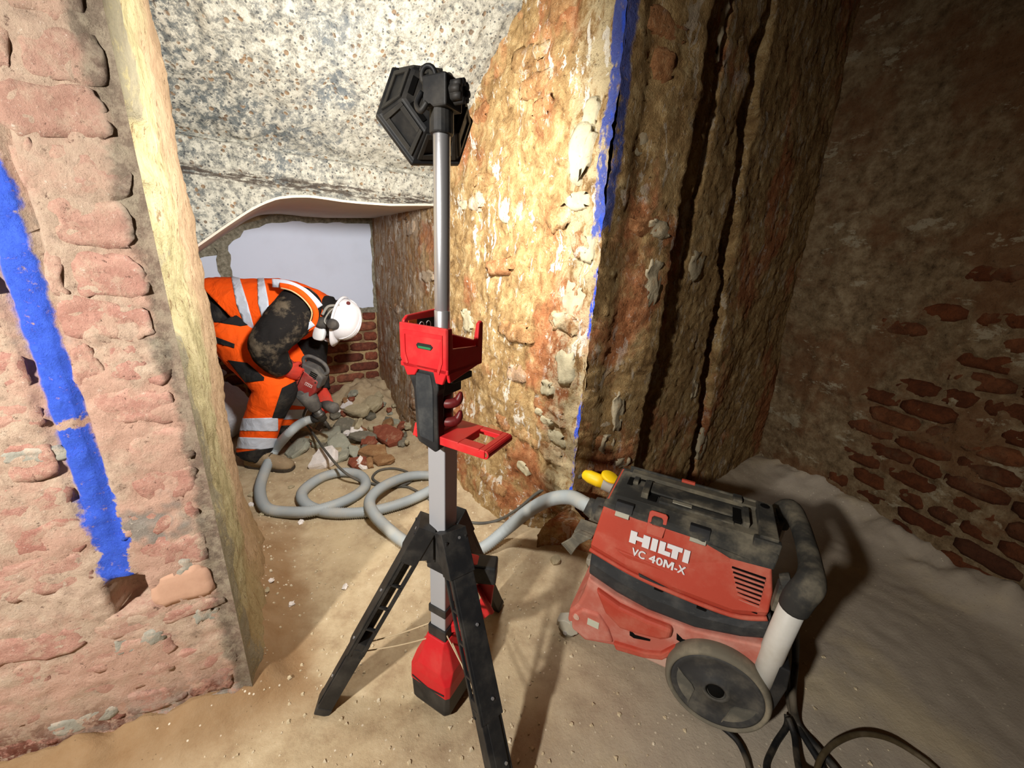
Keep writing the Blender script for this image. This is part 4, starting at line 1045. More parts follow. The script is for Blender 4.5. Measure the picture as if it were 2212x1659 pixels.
def vac_body():
    # upper red housing, leaning in towards the lid
    def sect(yb, yt):
        pass
    mb = MB()
    low = [(-0.545, 0.455), (-0.40, 0.430), (-0.25, 0.420), (-0.06, 0.420), (0.035, 0.452)]
    mid = [(-0.538, 0.54), (-0.40, 0.53), (-0.25, 0.53), (-0.06, 0.53), (0.034, 0.54)]
    top = [(-0.525, 0.640), (-0.40, 0.632), (-0.20, 0.642), (-0.10, 0.602), (0.018, 0.612)]
    hi = [(-0.52, 0.66), (-0.40, 0.655), (-0.20, 0.655), (-0.10, 0.63), (0.012, 0.63)]
    def row(pr, y0, bow):
        n = len(pr); near = [Vector((x, y0 - bow*math.sin(math.pi*i/(n - 1)), z)) for i, (x, z) in enumerate(pr)]
        far = [Vector((v.x, 2*YC - v.y, v.z)) for v in near[::-1]]
        return near + far
    rows = [row(low, 0.088, 0.012), row([(x, z + 0.03) for x, z in low], 0.080, 0.014), row(mid, 0.098, 0.008), row(top, 0.118, 0.006), row(hi, 0.15, 0.0)]
    mb.rings(rows); red = mb.build('upper_housing', M_VRED, vac, bevel=0.008, seg=3)
    # lower lip of the housing
    lp = MB()
    lp.tube(smooth_path([Vector((x, 0.080 - 0.012*math.sin(math.pi*i/4), z + 0.006)) for i, (x, z) in enumerate(low)], 5), 0.008, 8); lp.build('housing_lip', M_VRED, red, True)
    # raised shoulder along the side
    sh = MB(); sh.prism([(-0.46, 0.505), (-0.40, 0.478), (-0.10, 0.462), (-0.02, 0.47), (-0.09, 0.485), (-0.38, 0.505)], 0.078, 0.10, 'y'); sh.build('side_rib', M_VRED, red, bevel=0.006)
    # ventilation slots
    for k in range(9):
        z = 0.580 - k*0.0145; x0 = -0.088 + k*0.006; y = (0.098 + (z - 0.532)*0.25 if z > 0.532 else 0.098 + (z - 0.532)*0.22) - 0.003
        v = MB(); v.box(x0, 0.006, y - 0.0035, y + 0.006, z - 0.0022, z + 0.0022, Matrix.Identity(4)); v.build('vent_slot', M_DARK, red)
        if k < 8:
            v = MB(); v.box(x0, 0.008, y - 0.006, y + 0.006, z - 0.0105, z - 0.0040); v.build('vent_rib', M_VREDD, red, bevel=0.002)
    # black band
    mb = MB()
    bl = [(-0.535, 0.345), (-0.42, 0.318), (-0.305, 0.305), (-0.15, 0.315), (-0.02, 0.352), (0.045, 0.375)]
    bh = [(-0.540, 0.452), (-0.42, 0.425), (-0.305, 0.418), (-0.15, 0.416), (-0.02, 0.432), (0.048, 0.462)]
    def rowb(pr, y0, bow):
        n = len(pr); near = [Vector((x, y0 - bow*math.sin(math.pi*i/(n - 1)), z)) for i, (x, z) in enumerate(pr)]
        return near + [Vector((v.x, 2*YC - v.y, v.z)) for v in near[::-1]]
    mixr = lambda t: [(a[0]*(1-t) + b[0]*t, a[1]*(1-t) + b[1]*t) for a, b in zip(bl, bh)]
    mb.rings([rowb(mixr(0), 0.085, 0.01), rowb(mixr(0.15), 0.074, 0.016), rowb(mixr(0.55), 0.078, 0.014), rowb(mixr(0.9), 0.090, 0.012), rowb(mixr(1.0), 0.10, 0.01)])
    bd = mb.build('black_band', M_BAND, vac, bevel=0.006, seg=3)
    st = MB(); st.prism([(-0.36, 0.448), (-0.35, 0.425), (-0.10, 0.410), (-0.06, 0.432), (-0.20, 0.425)], 0.066, 0.09, 'y'); st.build('clamp_strip', M_BAND, bd, bevel=0.003)
    for x, z in ((-0.30, 0.418), (-0.16, 0.411)):
        q = MB(); q.box(x, x + 0.028, 0.0655, 0.08, z - 0.008, z); q.build('clamp_notch', M_DARK, bd)
    # red chassis, wider than the rest
    bp = [(-0.532, 0.352), (-0.542, 0.27), (-0.560, 0.205), (-0.590, 0.155), (-0.592, 0.105), (-0.565, 0.070), (-0.515, 0.044), (-0.470, 0.062), (-0.385, 0.095), (-0.285, 0.120), (-0.225, 0.150), (-0.185, 0.215), (-0.11, 0.270), (0.0, 0.262), (0.055, 0.245), (0.075, 0.270), (0.078, 0.355), (0.050, 0.378), (-0.02, 0.356), (-0.15, 0.320), (-0.305, 0.310), (-0.42, 0.322)]
    mb = MB(); cx, cz = -0.25, 0.22
    mb.rings([[Vector((cx + (x - cx)*k, y, cz + (z - cz)*k)) for x, z in bp] for y, k in ((0.052, 0.97), (0.062, 0.995), (0.085, 1.0), (2*YC - 0.085, 1.0), (2*YC - 0.062, 0.995), (2*YC - 0.052, 0.97))])
    ch = mb.build('chassis', M_VREDD, vac, bevel=0.006, seg=3)
    # moulded relief of the chassis side
    r1 = MB(); r1.prism([(-0.495, 0.335), (-0.40, 0.305), (-0.30, 0.300), (-0.215, 0.306), (-0.215, 0.262), (-0.245, 0.238), (-0.33, 0.215), (-0.385, 0.205), (-0.445, 0.245)], 0.028, 0.07, 'y'); r1.build('chassis_boss', M_VRED, ch, bevel=0.014, seg=3)
    r2 = MB(); r2.prism([(-0.575, 0.15), (-0.535, 0.205), (-0.47, 0.215), (-0.425, 0.165), (-0.40, 0.112), (-0.50, 0.065), (-0.565, 0.085)], 0.040, 0.07, 'y'); r2.build('corner_pad', M_VREDD, ch, bevel=0.010, seg=3)
    r3 = MB(); r3.prism([(-0.40, 0.118), (-0.285, 0.145), (-0.235, 0.172), (-0.20, 0.228), (-0.12, 0.285), (0.0, 0.278), (0.0, 0.262), (-0.11, 0.268), (-0.185, 0.212), (-0.225, 0.148), (-0.285, 0.118), (-0.385, 0.092)], 0.036, 0.07, 'y'); r3.build('sill_flange', M_VRED, ch, bevel=0.005)
    for (x, z) in ((-0.352, 0.192), (-0.200, 0.268)):
        d = MB(); d.prism([(x, z + 0.012), (x + 0.022, z - 0.002), (x + 0.075, z + 0.010), (x + 0.075, z + 0.002), (x + 0.02, z - 0.018), (x + 0.004, z - 0.014)], 0.0495, 0.056, 'y'); d.build('drain_slit', M_DARK, ch)
    lb = MB(); lb.box(-0.507, -0.462, 0.0375, 0.042, 0.150, 0.180); lb.build('rating_label', M_LABEL, ch)
    sc = MB(); sc.cyl(Vector((-0.552, 0.0365, 0.158)), Vector((-0.552, 0.045, 0.158)), 0.012, None, 16); sc.cyl(Vector((-0.552, 0.0345, 0.158)), Vector((-0.552, 0.04, 0.158)), 0.006, None, 12); sc.build('chassis_screw', M_VPINK, ch)
    tr = MB(); tr.prism([(-0.43, 0.100), (-0.28, 0.122), (-0.215, 0.155), (-0.16, 0.22), (-0.10, 0.26), (-0.06, 0.26), (-0.06, 0.08), (-0.21, 0.062), (-0.27, 0.060)], 0.085, 2*YC - 0.085, 'y'); tr.build('lower_tray', M_VPINK, ch, bevel=0.008)
    # lid
    lz = [(-0.530, 0.640), (-0.40, 0.634), (-0.20, 0.644), (-0.10, 0.604), (0.022, 0.614)]
    lt = [(-0.500, 0.668), (-0.40, 0.668), (-0.20, 0.672), (-0.08, 0.676), (0.018, 0.678)]
    lm = [(-0.522, 0.654), (-0.40, 0.652), (-0.20, 0.657), (-0.09, 0.650), (0.028, 0.652)]
    mb = MB(); mb.rings([rowb(lz, 0.112, 0.006), rowb(lm, 0.128, 0.004), rowb(lt, 0.172, 0.0)])
    lid_ = mb.build('lid', M_BLKD, vac, bevel=0.005, seg=2)
    def lp_(name, x0, x1, y0, y1, z0, z1, mat=M_BLKD, b=0.003, par=None): 
        return MB().box(x0, x1, y0, y1, z0, z1).build(name, mat, par or lid_, bevel=b)
    lp_('lid_rail', -0.47, 0.005, 0.335, 0.372, 0.668, 0.690, plastic('pale_dusty_rail', (84, 80, 70), 0.85, (138, 128, 106), 0.85, 6)); lp_('rail_edge', -0.485, -0.02, 0.374, 0.386, 0.664, 0.694)
    lp_('rail_clip', -0.105, -0.075, 0.330, 0.376, 0.690, 0.702)
    lp_('red_tab', -0.285, -0.235, 0.373, 0.389, 0.668, 0.698, M_VRED)
    lp_('lid_channel', -0.43, -0.06, 0.322, 0.330, 0.672, 0.6755, M_DARK, 0)
    lp_('lid_block', -0.40, -0.06, 0.245, 0.318, 0.668, 0.684); lp_('lid_block', -0.345, -0.10, 0.200, 0.238, 0.668, 0.680)
    lp_('lid_channel', -0.40, -0.06, 0.238, 0.246, 0.672, 0.677, M_DARK, 0)
    lp_('lid_post', -0.41, -0.385, 0.205, 0.31, 0.668, 0.692); lp_('lid_recess', -0.385, -0.355, 0.20, 0.236, 0.668, 0.6745, M_DARK, 0)
    lp_('lid_plate', -0.30, -0.235, 0.214, 0.234, 0.68, 0.6825, M_CLIP, 0.001)
    lp_('lid_post', -0.075, -0.055, 0.205, 0.31, 0.668, 0.696); lp_('lid_recess', -0.105, -0.078, 0.215, 0.300, 0.672, 0.6855, M_DARK, 0)
    lp_('rear_bracket', -0.030, 0.022, 0.150, 0.372, 0.670, 0.700); lp_('rear_bracket_lip', -0.045, 0.030, 0.140, 0.165, 0.650, 0.690)
    q = MB(); q.cyl(Vector((-0.004, 0.345, 0.698)), Vector((-0.004, 0.345, 0.7015)), 0.015, None, 16); q.build('bracket_hole', M_DARK, lid_)
    lp_('lid_post', -0.455, -0.435, 0.285, 0.330, 0.668, 0.682); lp_('front_recess', -0.475, -0.455, 0.27, 0.33, 0.667, 0.671, M_DARK, 0)
    # red latch with its opening and two plated clips
    la_ = MB()
    def lq(u, v): return Vector((-0.365 + 0.062*u, 0.104 + 0.040*v, 0.598 + 0.072*v))
    ou = [(0.08, 0), (0.92, 0), (1.0, 0.45), (1.0, 0.92), (0.88, 1.0), (0.12, 1.0), (0, 0.92), (0, 0.45)]
    inn = [(0.30, 0.42), (0.70, 0.42), (0.80, 0.52), (0.80, 0.72), (0.70, 0.80), (0.30, 0.80), (0.20, 0.72), (0.20, 0.52)]
    n_ = Vector((0, -0.87, 0.48))*0.014
    vs_ = [lq(*p) for p in ou] + [lq(*p) for p in inn]; vs2 = [v + n_ for v in vs_]
    fs = []
    for i in range(8):
        j = (i+1) % 8
        fs += [(16 + i, 16 + j, 24 + j, 24 + i), (i, j, 16 + j, 16 + i), (8 + i, 24 + i, 24 + j, 8 + j), (i, 8 + i, 8 + j, j)]
    la_.add(vs_ + vs2, fs); lt_ = la_.build('latch', M_VRED, vac, bevel=0.002)
    for x in (-0.478, -0.225):
        c = MB(); c.prism([(0.100, 0.628), (0.132, 0.662), (0.136, 0.658), (0.106, 0.622)], x, x + 0.050, 'x'); c.build('clip', M_CLIP, lid_, bevel=0.001)
        c = MB(); c.prism([(0.108, 0.642), (0.134, 0.668), (0.150, 0.668), (0.130, 0.64)], x - 0.006, x + 0.058, 'x'); c.build('clip_seat', M_BLK, lid_, bevel=0.002)
    # lettering on the housing side
    def wall_pt(x, z):
        t = (z - 0.53)/0.10; y = 0.092 + 0.020*t - 0.007*math.sin(math.pi*min(1, max(0, (x + 0.54)/0.575))); return Vector((x, y - 0.0012, z))
    def rects(name, rs, x0, z0, x1, z1, sk):
        mb_ = MB()
        for (a, b, c, d) in rs:
            q = []
            for u, v in ((a, c), (b, c), (b, d), (a, d)):
                q.append(wall_pt(x0 + (x1 - x0)*u, z0 + sk*u + (z1 - z0)*v))
            n_ = Vector((0, -0.0022, 0)); mb_.add(q + [p + n_ for p in q], [(3, 2, 1, 0), (4, 5, 6, 7), (0, 1, 5, 4), (1, 2, 6, 5), (2, 3, 7, 6), (3, 0, 4, 7)])
        mb_.build(name, M_LETTER, red)
    rects('lettering', [(0.0, 0.115, 0, 1), (0.115, 0.225, 0.36, 0.68), (0.225, 0.345, 0, 1), (0.375, 0.475, 0, 1), (0.505, 0.605, 0, 1), (0.605, 0.705, 0, 0.34), (0.632, 0.880, 0.66, 1), (0.722, 0.822, 0, 0.66), (0.905, 1.0, 0, 1)], -0.412, 0.548, -0.214, 0.592, 0.0)
    # model number: bold wide strokes
    def glyphs(body, u0, u1, zb=0.506, h=0.0275, ulen=0.178, x0=-0.395):
        fc = bpy.data.curves.new('lettering', 'FONT'); fc.body = body; fc.size = 1.0; fc.extrude = 0.03; fc.space_character = 1.06
        fo = bpy.data.objects.new('tmp_text', fc); COL.objects.link(fo); dg = bpy.context.evaluated_depsgraph_get()
        me = bpy.data.meshes.new_from_object(fo.evaluated_get(dg)); bpy.data.objects.remove(fo)
        co = np.empty(len(me.vertices)*3, 'f'); me.vertices.foreach_get('co', co); co = co.reshape(-1, 3)
        xa, xb = float(co[:, 0].min()), float(co[:, 0].max()); nf = [tuple(p.vertices) for p in me.polygons]; mb_ = MB()
        for dx, dz in ((0, 0), (-0.0010, 0), (0.0010, 0), (0, 0.0006), (0, -0.0006)):
            vv = []
            for x, y, z in co:
                p = wall_pt(x0 + ulen*(u0 + (u1 - u0)*(float(x) - xa)/(xb - xa)) + dx, zb + float(y)/0.72*h + dz); vv.append((p.x, p.y - 0.0012 - float(z)*0.03 - abs(dx)*0.08 - abs(dz)*0.1, p.z))
            mb_.add(vv, nf)
        o = mb_.build('lettering', M_LETTER, red); o['kind'] = 'stuff'
    glyphs('VC', 0.0, 0.25); glyphs('40', 0.335, 0.585); glyphs('-X', 0.815, 1.0)
    mp = [(0, 0), (0, 1), (0.27, 1), (0.5, 0.42), (0.73, 1), (1, 1), (1, 0), (0.80, 0), (0.80, 0.66), (0.58, 0.10), (0.42, 0.10), (0.20, 0.66), (0.20, 0)]
    q = [wall_pt(-0.395 + 0.178*(0.605 + 0.185*u), 0.506 + 0.0275*v) for u, v in mp]; n_ = Vector((0, -0.0022, 0)); k_ = len(q)
    mm = MB(); mm.add(q + [p + n_ for p in q], [tuple(range(k_))[::-1], tuple(range(k_, 2*k_))] + [(i, (i+1) % k_, k_ + (i+1) % k_, k_ + i) for i in range(k_)]); mm.build('lettering', M_LETTER, red)
    # handle
    hd = MB(); hd.tube([Vector((0.066, 0.058, 0.20)), Vector((0.070, 0.056, 0.40)), Vector((0.078, 0.052, 0.585))], 0.034, 24); hd.build('handle_tube', M_WHITEP, vac, True)
    hd2 = MB(); hd2.tube([Vector((0.066, 2*YC - 0.058, 0.20)), Vector((0.070, 2*YC - 0.056, 0.40)), Vector((0.078, 2*YC - 0.052, 0.585))], 0.034, 24); hd2.build('handle_tube', M_WHITEP, vac, True)
    gp = MB(); gp.tube(smooth_path([Vector((0.079, 0.052, 0.555)), Vector((0.084, 0.050, 0.605)), Vector((0.100, 0.066, 0.640)), Vector((0.112, 0.14, 0.650)), Vector((0.116, 0.275, 0.652)), Vector((0.112, 0.41, 0.650)), Vector((0.100, 0.484, 0.640)), Vector((0.084, 0.50, 0.605)), Vector((0.079, 0.498, 0.555))], 5), interp_list([0.039, 0.041, 0.040, 0.032, 0.030, 0.032, 0.040, 0.041, 0.039], 5), 18); gpo = gp.build('handle_grip', M_BLKD, vac, True)
    for y in (0.085, 0.465):
        k = MB(); k.cyl(Vector((0.066, y, 0.612)), Vector((0.040, y, 0.600)), 0.030, 0.026, 14); k.box(0.035, 0.09, y - 0.015, y + 0.02, 0.50, 0.60); k.build('grip_hinge', M_BLKD, gpo, bevel=0.003)
    cb = MB(); cb.prism([(0.082, 0.345), (0.118, 0.345), (0.125, 0.27), (0.112, 0.16), (0.082, 0.13), (0.062, 0.16), (0.085, 0.25)], 0.030, 0.088, 'y'); cb.build('tube_bracket', M_BLK, vac, bevel=0.004)
    mf = MB(); mf.prism([(0.03, 0.22), (0.075, 0.225), (0.08, 0.40), (0.03, 0.40)], 0.10, 2*YC - 0.10, 'y'); mf.build('rear_panel', M_BLKD, vac, bevel=0.006)
    # hose socket and electric outlet in front
    fs_ = MB(); fs_.cyl(Vector((-0.535, YC, 0.50)), Vector((-0.590, YC, 0.50)), 0.060, 0.056, 24); fs_.cyl(Vector((-0.52, 0.17, 0.56)), Vector((-0.56, 0.17, 0.565)), 0.03, None, 12); fs_.build('hose_socket', M_BLKD, vac, True, bevel=0.003)
M_DUSTG = plastic('dust_caked_grey', (96, 92, 82), 0.7, (150, 142, 122), 0.85, 20)
def front_clip():
    c = MB(); c.prism([(0.10, 0.50), (0.19, 0.50), (0.19, 0.485), (0.10, 0.485)], -0.62, -0.545, 'x'); c.prism([(-0.545, 0.505), (-0.60, 0.508), (-0.625, 0.480), (-0.585, 0.462), (-0.56, 0.49)], 0.085, 0.11, 'y')
    o = c.build('accessory_clip', M_DUSTG, vac, bevel=0.003)
    for k in range(9):
        b = MB(); u = k/8; b.tube([Vector((-0.585 - 0.022*u, 0.098, 0.470 + 0.016*u)), Vector((-0.605 - 0.028*u, 0.094, 0.432 + 0.022*u)), Vector((-0.618 - 0.040*u, 0.088, 0.398 + 0.030*u))], 0.0050, 6); b.build('bristle_tuft', M_DUSTG, o, True)
vac_body(); front_clip()
def wheel(yo, sgn):
    cx, cz, R = -0.053, 0.160, 0.160
    B = Matrix.Rotation(math.radians(90), 4, 'X'); B.translation = Vector((cx, yo, cz))      # local z -> -y (outwards on the near side)
    if sgn < 0: B = Matrix.Translation(Vector((cx, yo, cz))) @ Matrix.Rotation(math.radians(-90), 4, 'X')
    t = MB(); t.lathe([(0.128, -0.070), (0.150, -0.068), (0.159, -0.058), (R, -0.034), (0.159, -0.012), (0.153, -0.003), (0.146, 0.001), (0.140, -0.006), (0.138, -0.020)], 56, B, False)
    wh = t.build('wheel', M_TYRE, vac, True)
    d = MB(); d.lathe([(0.0, -0.012), (0.030, -0.012), (0.032, -0.006), (0.028, -0.004), (0.036, -0.002), (0.044, -0.006), (0.048, -0.013), (0.118, -0.012), (0.132, -0.004), (0.139, -0.006), (0.141, -0.02), (0.13, -0.045), (0.0, -0.045)], 56, B, False); d.build('wheel_disc', M_DISC, wh, True)
    c = MB(); c.lathe([(0.0, -0.003), (0.022, -0.003), (0.026, -0.012)], 24, B, False); c.build('wheel_hub', M_DARK, wh, True)
    # moulded pockets between the curved spokes
    for a0 in (205, 325):
        pk = MB(); rr = []
        inner = [(0.130, a0 - 38), (0.098, a0 - 26), (0.072, a0 - 8), (0.070, a0 + 8), (0.096, a0 + 24), (0.130, a0 + 34)]
        outer = [(0.130, a0 + 34 - 72*k/8) for k in range(1, 8)]
        pl = [Vector((r*math.cos(math.radians(a)), r*math.sin(math.radians(a)), 0)) for r, a in inner + outer]
        cen = sum(pl, Vector())/len(pl)
        pk.rings([[B @ (p + Vector((0, 0, -0.013))) for p in pl], [B @ (p + Vector((0, 0, -0.0075))) for p in pl], [B @ (cen.lerp(p, 0.93) + Vector((0, 0, -0.0075))) for p in pl], [B @ (cen.lerp(p, 0.88) + Vector((0, 0, -0.0105))) for p in pl]])
        pk.build('wheel_pocket', plastic('paler_wheel_pocket', (92, 90, 82), 0.7, (150, 142, 124), 0.8, 8), wh)
    return wh
wheel(0.0, 1); wheel(2*YC, -1)
def caster(y, flip):
    f = MB(); f.cyl(Vector((-0.565, y, 0.112)), Vector((-0.565, y, 0.088)), 0.026, None, 16)
    f.prism([(-0.60, 0.092), (-0.545, 0.092), (-0.540, 0.06), (-0.565, 0.034), (-0.595, 0.030), (-0.625, 0.05), (-0.622, 0.075)], y - 0.024, y - 0.018, 'y')
    f.prism([(-0.60, 0.092), (-0.545, 0.092), (-0.540, 0.06), (-0.565, 0.034), (-0.595, 0.030), (-0.625, 0.05), (-0.622, 0.075)], y + 0.018, y + 0.024, 'y')
    f.prism([(-0.632, 0.078), (-0.60, 0.098), (-0.545, 0.094), (-0.55, 0.086), (-0.60, 0.088), (-0.626, 0.070)], y - 0.024, y + 0.024, 'y')
    fk = f.build('caster', M_CAST, vac, bevel=0.003)
    w = MB(); B = Matrix.Rotation(math.radians(90), 4, 'X'); B.translation = Vector((-0.592, y + 0.013, 0.038))
    w.lathe([(0.012, 0), (0.030, 0), (0.036, 0.004), (0.038, 0.013), (0.036, 0.022), (0.030, 0.026), (0.012, 0.026)], 24, B, False); w.build('caster_wheel', M_TYRE, fk, True)
    a = MB(); a.cyl(Vector((-0.592, y - 0.028, 0.038)), Vector((-0.592, y + 0.028, 0.038)), 0.008, None, 12); a.build('axle', M_STEEL, fk)
    b = MB(); b.box(-0.634, -0.618, y - 0.02, y + 0.02, 0.050, 0.082); b.build('brake_pedal', M_CAST, fk, bevel=0.003)
caster(0.075, 1); caster(2*YC - 0.075, -1)
# ================================================================== hose, cables, plug
def mat_hose():
    m = NM('grey_ribbed_hose', 0.55, 0.35); n = m.noise(8, 4, 0.6, m.obj())
    m.color(m.mix(m.math('MULTIPLY', m.step(n, 0.45, 0.7), 0.6), lin((160, 167, 168)), lin((180, 176, 164)))); return m.mat
M_HOSE = mat_hose()
def rest(px, py, h=0.0):
    """point of the real floor seen at a picture position"""
    z = 0.0
    for _ in range(3):
        p = on_z(px, py, z + h); z = floor_z(p.x, p.y)
    return Vector((p.x, p.y, z + h))
def ribbed(path, r, pitch=0.0115, n=14, amp=0.085):
    """corrugated tube along a dense path"""
    P = [Vector(p) for p in path]; cum = [0.0]
    for a, b in zip(P, P[1:]): cum.append(cum[-1] + (b - a).length)
    L = cum[-1]; k = int(L/(pitch/2)); out = []; rad = []; j = 0
    for i in range(k + 1):
        s = L*i/k
        while j < len(P) - 2 and cum[j+1] < s: j += 1
        t = (s - cum[j])/max(1e-9, cum[j+1] - cum[j]); out.append(P[j].lerp(P[j+1], t)); rad.append(r*(1 + (amp if i % 2 else -amp)))
    return out, rad
HR = 0.031
vi = vac.matrix_basis
HOSE_END = vi @ Vector((-0.585, YC, 0.50))
TOOL_HOSE = at(684, 902, 2.62)
hp = [TOOL_HOSE, at(655, 912, 2.58), at(628, 932, 2.44), rest(592, 975, 0.10), rest(566, 1035, 0.035), rest(562, 1070, 0.033), rest(576, 1098, 0.033), rest(615, 1106, 0.034), rest(668, 1105, 0.05), rest(725, 1090, 0.05), rest(768, 1070, 0.036),
      rest(790, 1048, 0.034), rest(778, 1027, 0.033), rest(742, 1020, 0.033), rest(698, 1030, 0.033), rest(660, 1055, 0.033), rest(652, 1076, 0.033), rest(672, 1096, 0.033), rest(720, 1108, 0.033), rest(790, 1106, 0.033), rest(850, 1093, 0.034),
      rest(905, 1072, 0.04), rest(945, 1050, 0.04), rest(958, 1036, 0.034), rest(925, 1027, 0.034), rest(880, 1030, 0.05), rest(830, 1050, 0.085), rest(800, 1078, 0.085), rest(806, 1108, 0.08), rest(842, 1146, 0.04), rest(890, 1180, 0.033), rest(945, 1200, 0.033), rest(1000, 1198, 0.034),
      rest(1045, 1182, 0.045), at(1095, 1142, 1.72), at(1140, 1105, 1.66), at(1185, 1080, 1.60), at(1230, 1074, 1.52), HOSE_END + Vector((-0.045, 0.024, 0.012)), HOSE_END]
path = smooth_path(hp, 10)
pp, rr_ = ribbed(path, HR)
hose = wthing('vacuum_hose', 'long grey corrugated suction hose looped on the dusty floor', 'hose', tuple(rest(672, 1096)))
MB().tube(pp, rr_, 14).build('hose_tube', M_HOSE, hose, True)
cf = MB(); cf.tube([HOSE_END + (HOSE_END - path[-2]).normalized()*0.03, HOSE_END, path[-3], path[-6], path[-9]], [0.044, 0.045, 0.043, 0.040, 0.036], 20); hc = cf.build('hose_cuff', M_BLKD, hose, True)
for k in range(12):
    a = 2*math.pi*k/12; d = (HOSE_END - path[-3]).normalized(); u = d.cross(Vector((0, 0, 1))).normalized(); w = u.cross(d)
    o_ = u*math.cos(a)*0.046 + w*math.sin(a)*0.046
    g = MB(); g.tube([HOSE_END + o_ - d*0.006, HOSE_END + o_ + d*0.022], 0.0045, 6); g.build('cuff_rib', M_GREYP, hc)
tc = MB(); d0 = (path[0] - path[3]).normalized(); tc.tube([path[4], path[0], path[0] + d0*0.045], [0.033, 0.036, 0.036], 18); tc.build('tool_cuff', M_BLK, hose, True)

# ---- power lead of the breaker with its yellow plug in the machine's outlet
def mat_cable(n, c): return plastic(n, c, 0.4, (140, 126, 104), 0.6, 8)
M_GCAB = mat_cable('grey_brown_cable', (84, 82, 76)); M_KCAB = mat_cable('black_cable', (24, 24, 25)); M_OCAB = mat_cable('olive_brown_cable', (74, 62, 40))
OUTLET = vi @ Vector((-0.545, 0.335, 0.60))
pl0 = OUTLET + (vi.to_3x3() @ Vector((-1, 0.02, 0.12)))*0.055
lead = wthing('tool_lead', 'thin grey power lead with a yellow plug in the vacuum outlet', 'cable', tuple(rest(870, 1052)))
cp = [pl0 + (pl0 - OUTLET)*1.2, at(1210, 1048, 1.72), at(1165, 1062, 1.80), at(1120, 1098, 1.86), rest(1075, 1124, 0.012), rest(1030, 1130, 0.009), rest(990, 1120, 0.009), rest(950, 1096, 0.009), rest(915, 1070, 0.009), rest(880, 1052, 0.009), rest(845, 1052, 0.009), rest(815, 1042, 0.009), rest(805, 1030, 0.010), rest(820, 1016, 0.010), rest(850, 1012, 0.010), rest(880, 1020, 0.010), rest(890, 1036, 0.010), rest(870, 1048, 0.018),
      rest(835, 1050, 0.018), rest(800, 1044, 0.012), rest(770, 1036, 0.05), rest(735, 1012, 0.12), rest(700, 970, 0.14), rest(672, 930, 0.13), at(655, 905, 2.66), at(662, 880, 2.64)]
MB().tube(smooth_path(cp, 8), 0.0085, 8).build('cable', M_GCAB, lead, True)
pd = (pl0 - OUTLET).normalized(); pu = Vector((0, 0, 1)); ps_ = pd.cross(pu).normalized()
b = MB(); b.tube([OUTLET + pd*0.035, OUTLET + pd*0.060, OUTLET + pd*0.100, OUTLET + pd*0.125, OUTLET + pd*0.132], [0.026, 0.029, 0.028, 0.020, 0.010], 18, None, True); b.build('plug', M_YEL, lead, True)
b = MB(); b.tube([OUTLET - pd*0.015, OUTLET + pd*0.036], [0.032, 0.031], 18); so_ = b.build('outlet_barrel', M_GREYP, lead, True, bevel=0.002)
b = MB(); lc = OUTLET + pd*0.012 + pu*0.038; n_ = (pu*0.92 - ps_*0.1 - pd*0.25).normalized(); e1 = (pd - n_*pd.dot(n_)).normalized(); e2 = n_.cross(e1)
b.rings([[lc + e1*(r*1.12*math.cos(a)) + e2*(r*math.sin(a)) + n_*h for a in np.linspace(0, 2*math.pi, 24, endpoint=False)] for r, h in ((0.032, -0.006), (0.034, -0.002), (0.034, 0.004), (0.030, 0.008))])
b.tube([lc - e1*0.032, lc - e1*0.05], [0.009, 0.008], 8); b.build('outlet_flap', M_YEL, lead, True)

# ---- leads trailing behind the machine
def floor_cable(name, label, pts, r, mat, sub=8):
    o = MB().tube(smooth_path(pts, sub), r, 8).build(name, mat, None, True); tag(o, label, 'cable'); return o
floor_cable('power_cable', 'black cable hanging off the back of the vacuum and curling to the bottom edge', [vi @ Vector((0.10, 0.30, 0.40)), vi @ Vector((0.16, 0.27, 0.33)), at(1718, 1430, 1.10), rest(1712, 1500, 0.10), rest(1722, 1560, 0.014), rest(1760, 1610, 0.012), rest(1800, 1655, 0.012), rest(1850, 1720, 0.012)], 0.012, M_KCAB)
floor_cable('power_cable', 'black cable beside the thicker one, running straighter to the frame edge', [vi @ Vector((0.10, 0.22, 0.36)), vi @ Vector((0.14, 0.20, 0.30)), rest(1700, 1480, 0.12), rest(1712, 1545, 0.016), rest(1742, 1600, 0.012), rest(1775, 1655, 0.012), rest(1800, 1720, 0.012)], 0.010, M_KCAB)
floor_cable('power_cable', 'black cable loop swinging out left from under the wheel', [rest(1700, 1545, 0.035), rest(1698, 1570, 0.02), rest(1672, 1612, 0.012), rest(1655, 1665, 0.012), rest(1690, 1730, 0.012)], 0.009, M_KCAB)
floor_cable('power_cable', 'short black cable end showing below the big wheel', [rest(1560, 1570, 0.012), rest(1592, 1600, 0.012), rest(1612, 1640, 0.012), rest(1624, 1690, 0.012)], 0.009, M_KCAB)
floor_cable('power_cable', 'black cable dropping steeply between the other leads', [rest(1702, 1550, 0.05), rest(1716, 1590, 0.03), rest(1722, 1640, 0.035), rest(1732, 1668, 0.05), rest(1770, 1680, 0.04)], 0.010, M_KCAB)
floor_cable('extension_lead', 'olive brown lead arching over the floor at the bottom right', [rest(1760, 1700, 0.02), rest(1770, 1645, 0.05), rest(1800, 1608, 0.05), rest(1855, 1586, 0.045), rest(1915, 1594, 0.04), rest(1975, 1626, 0.02), rest(2030, 1670, 0.012), rest(2080, 1740, 0.012)], 0.0085, M_OCAB)

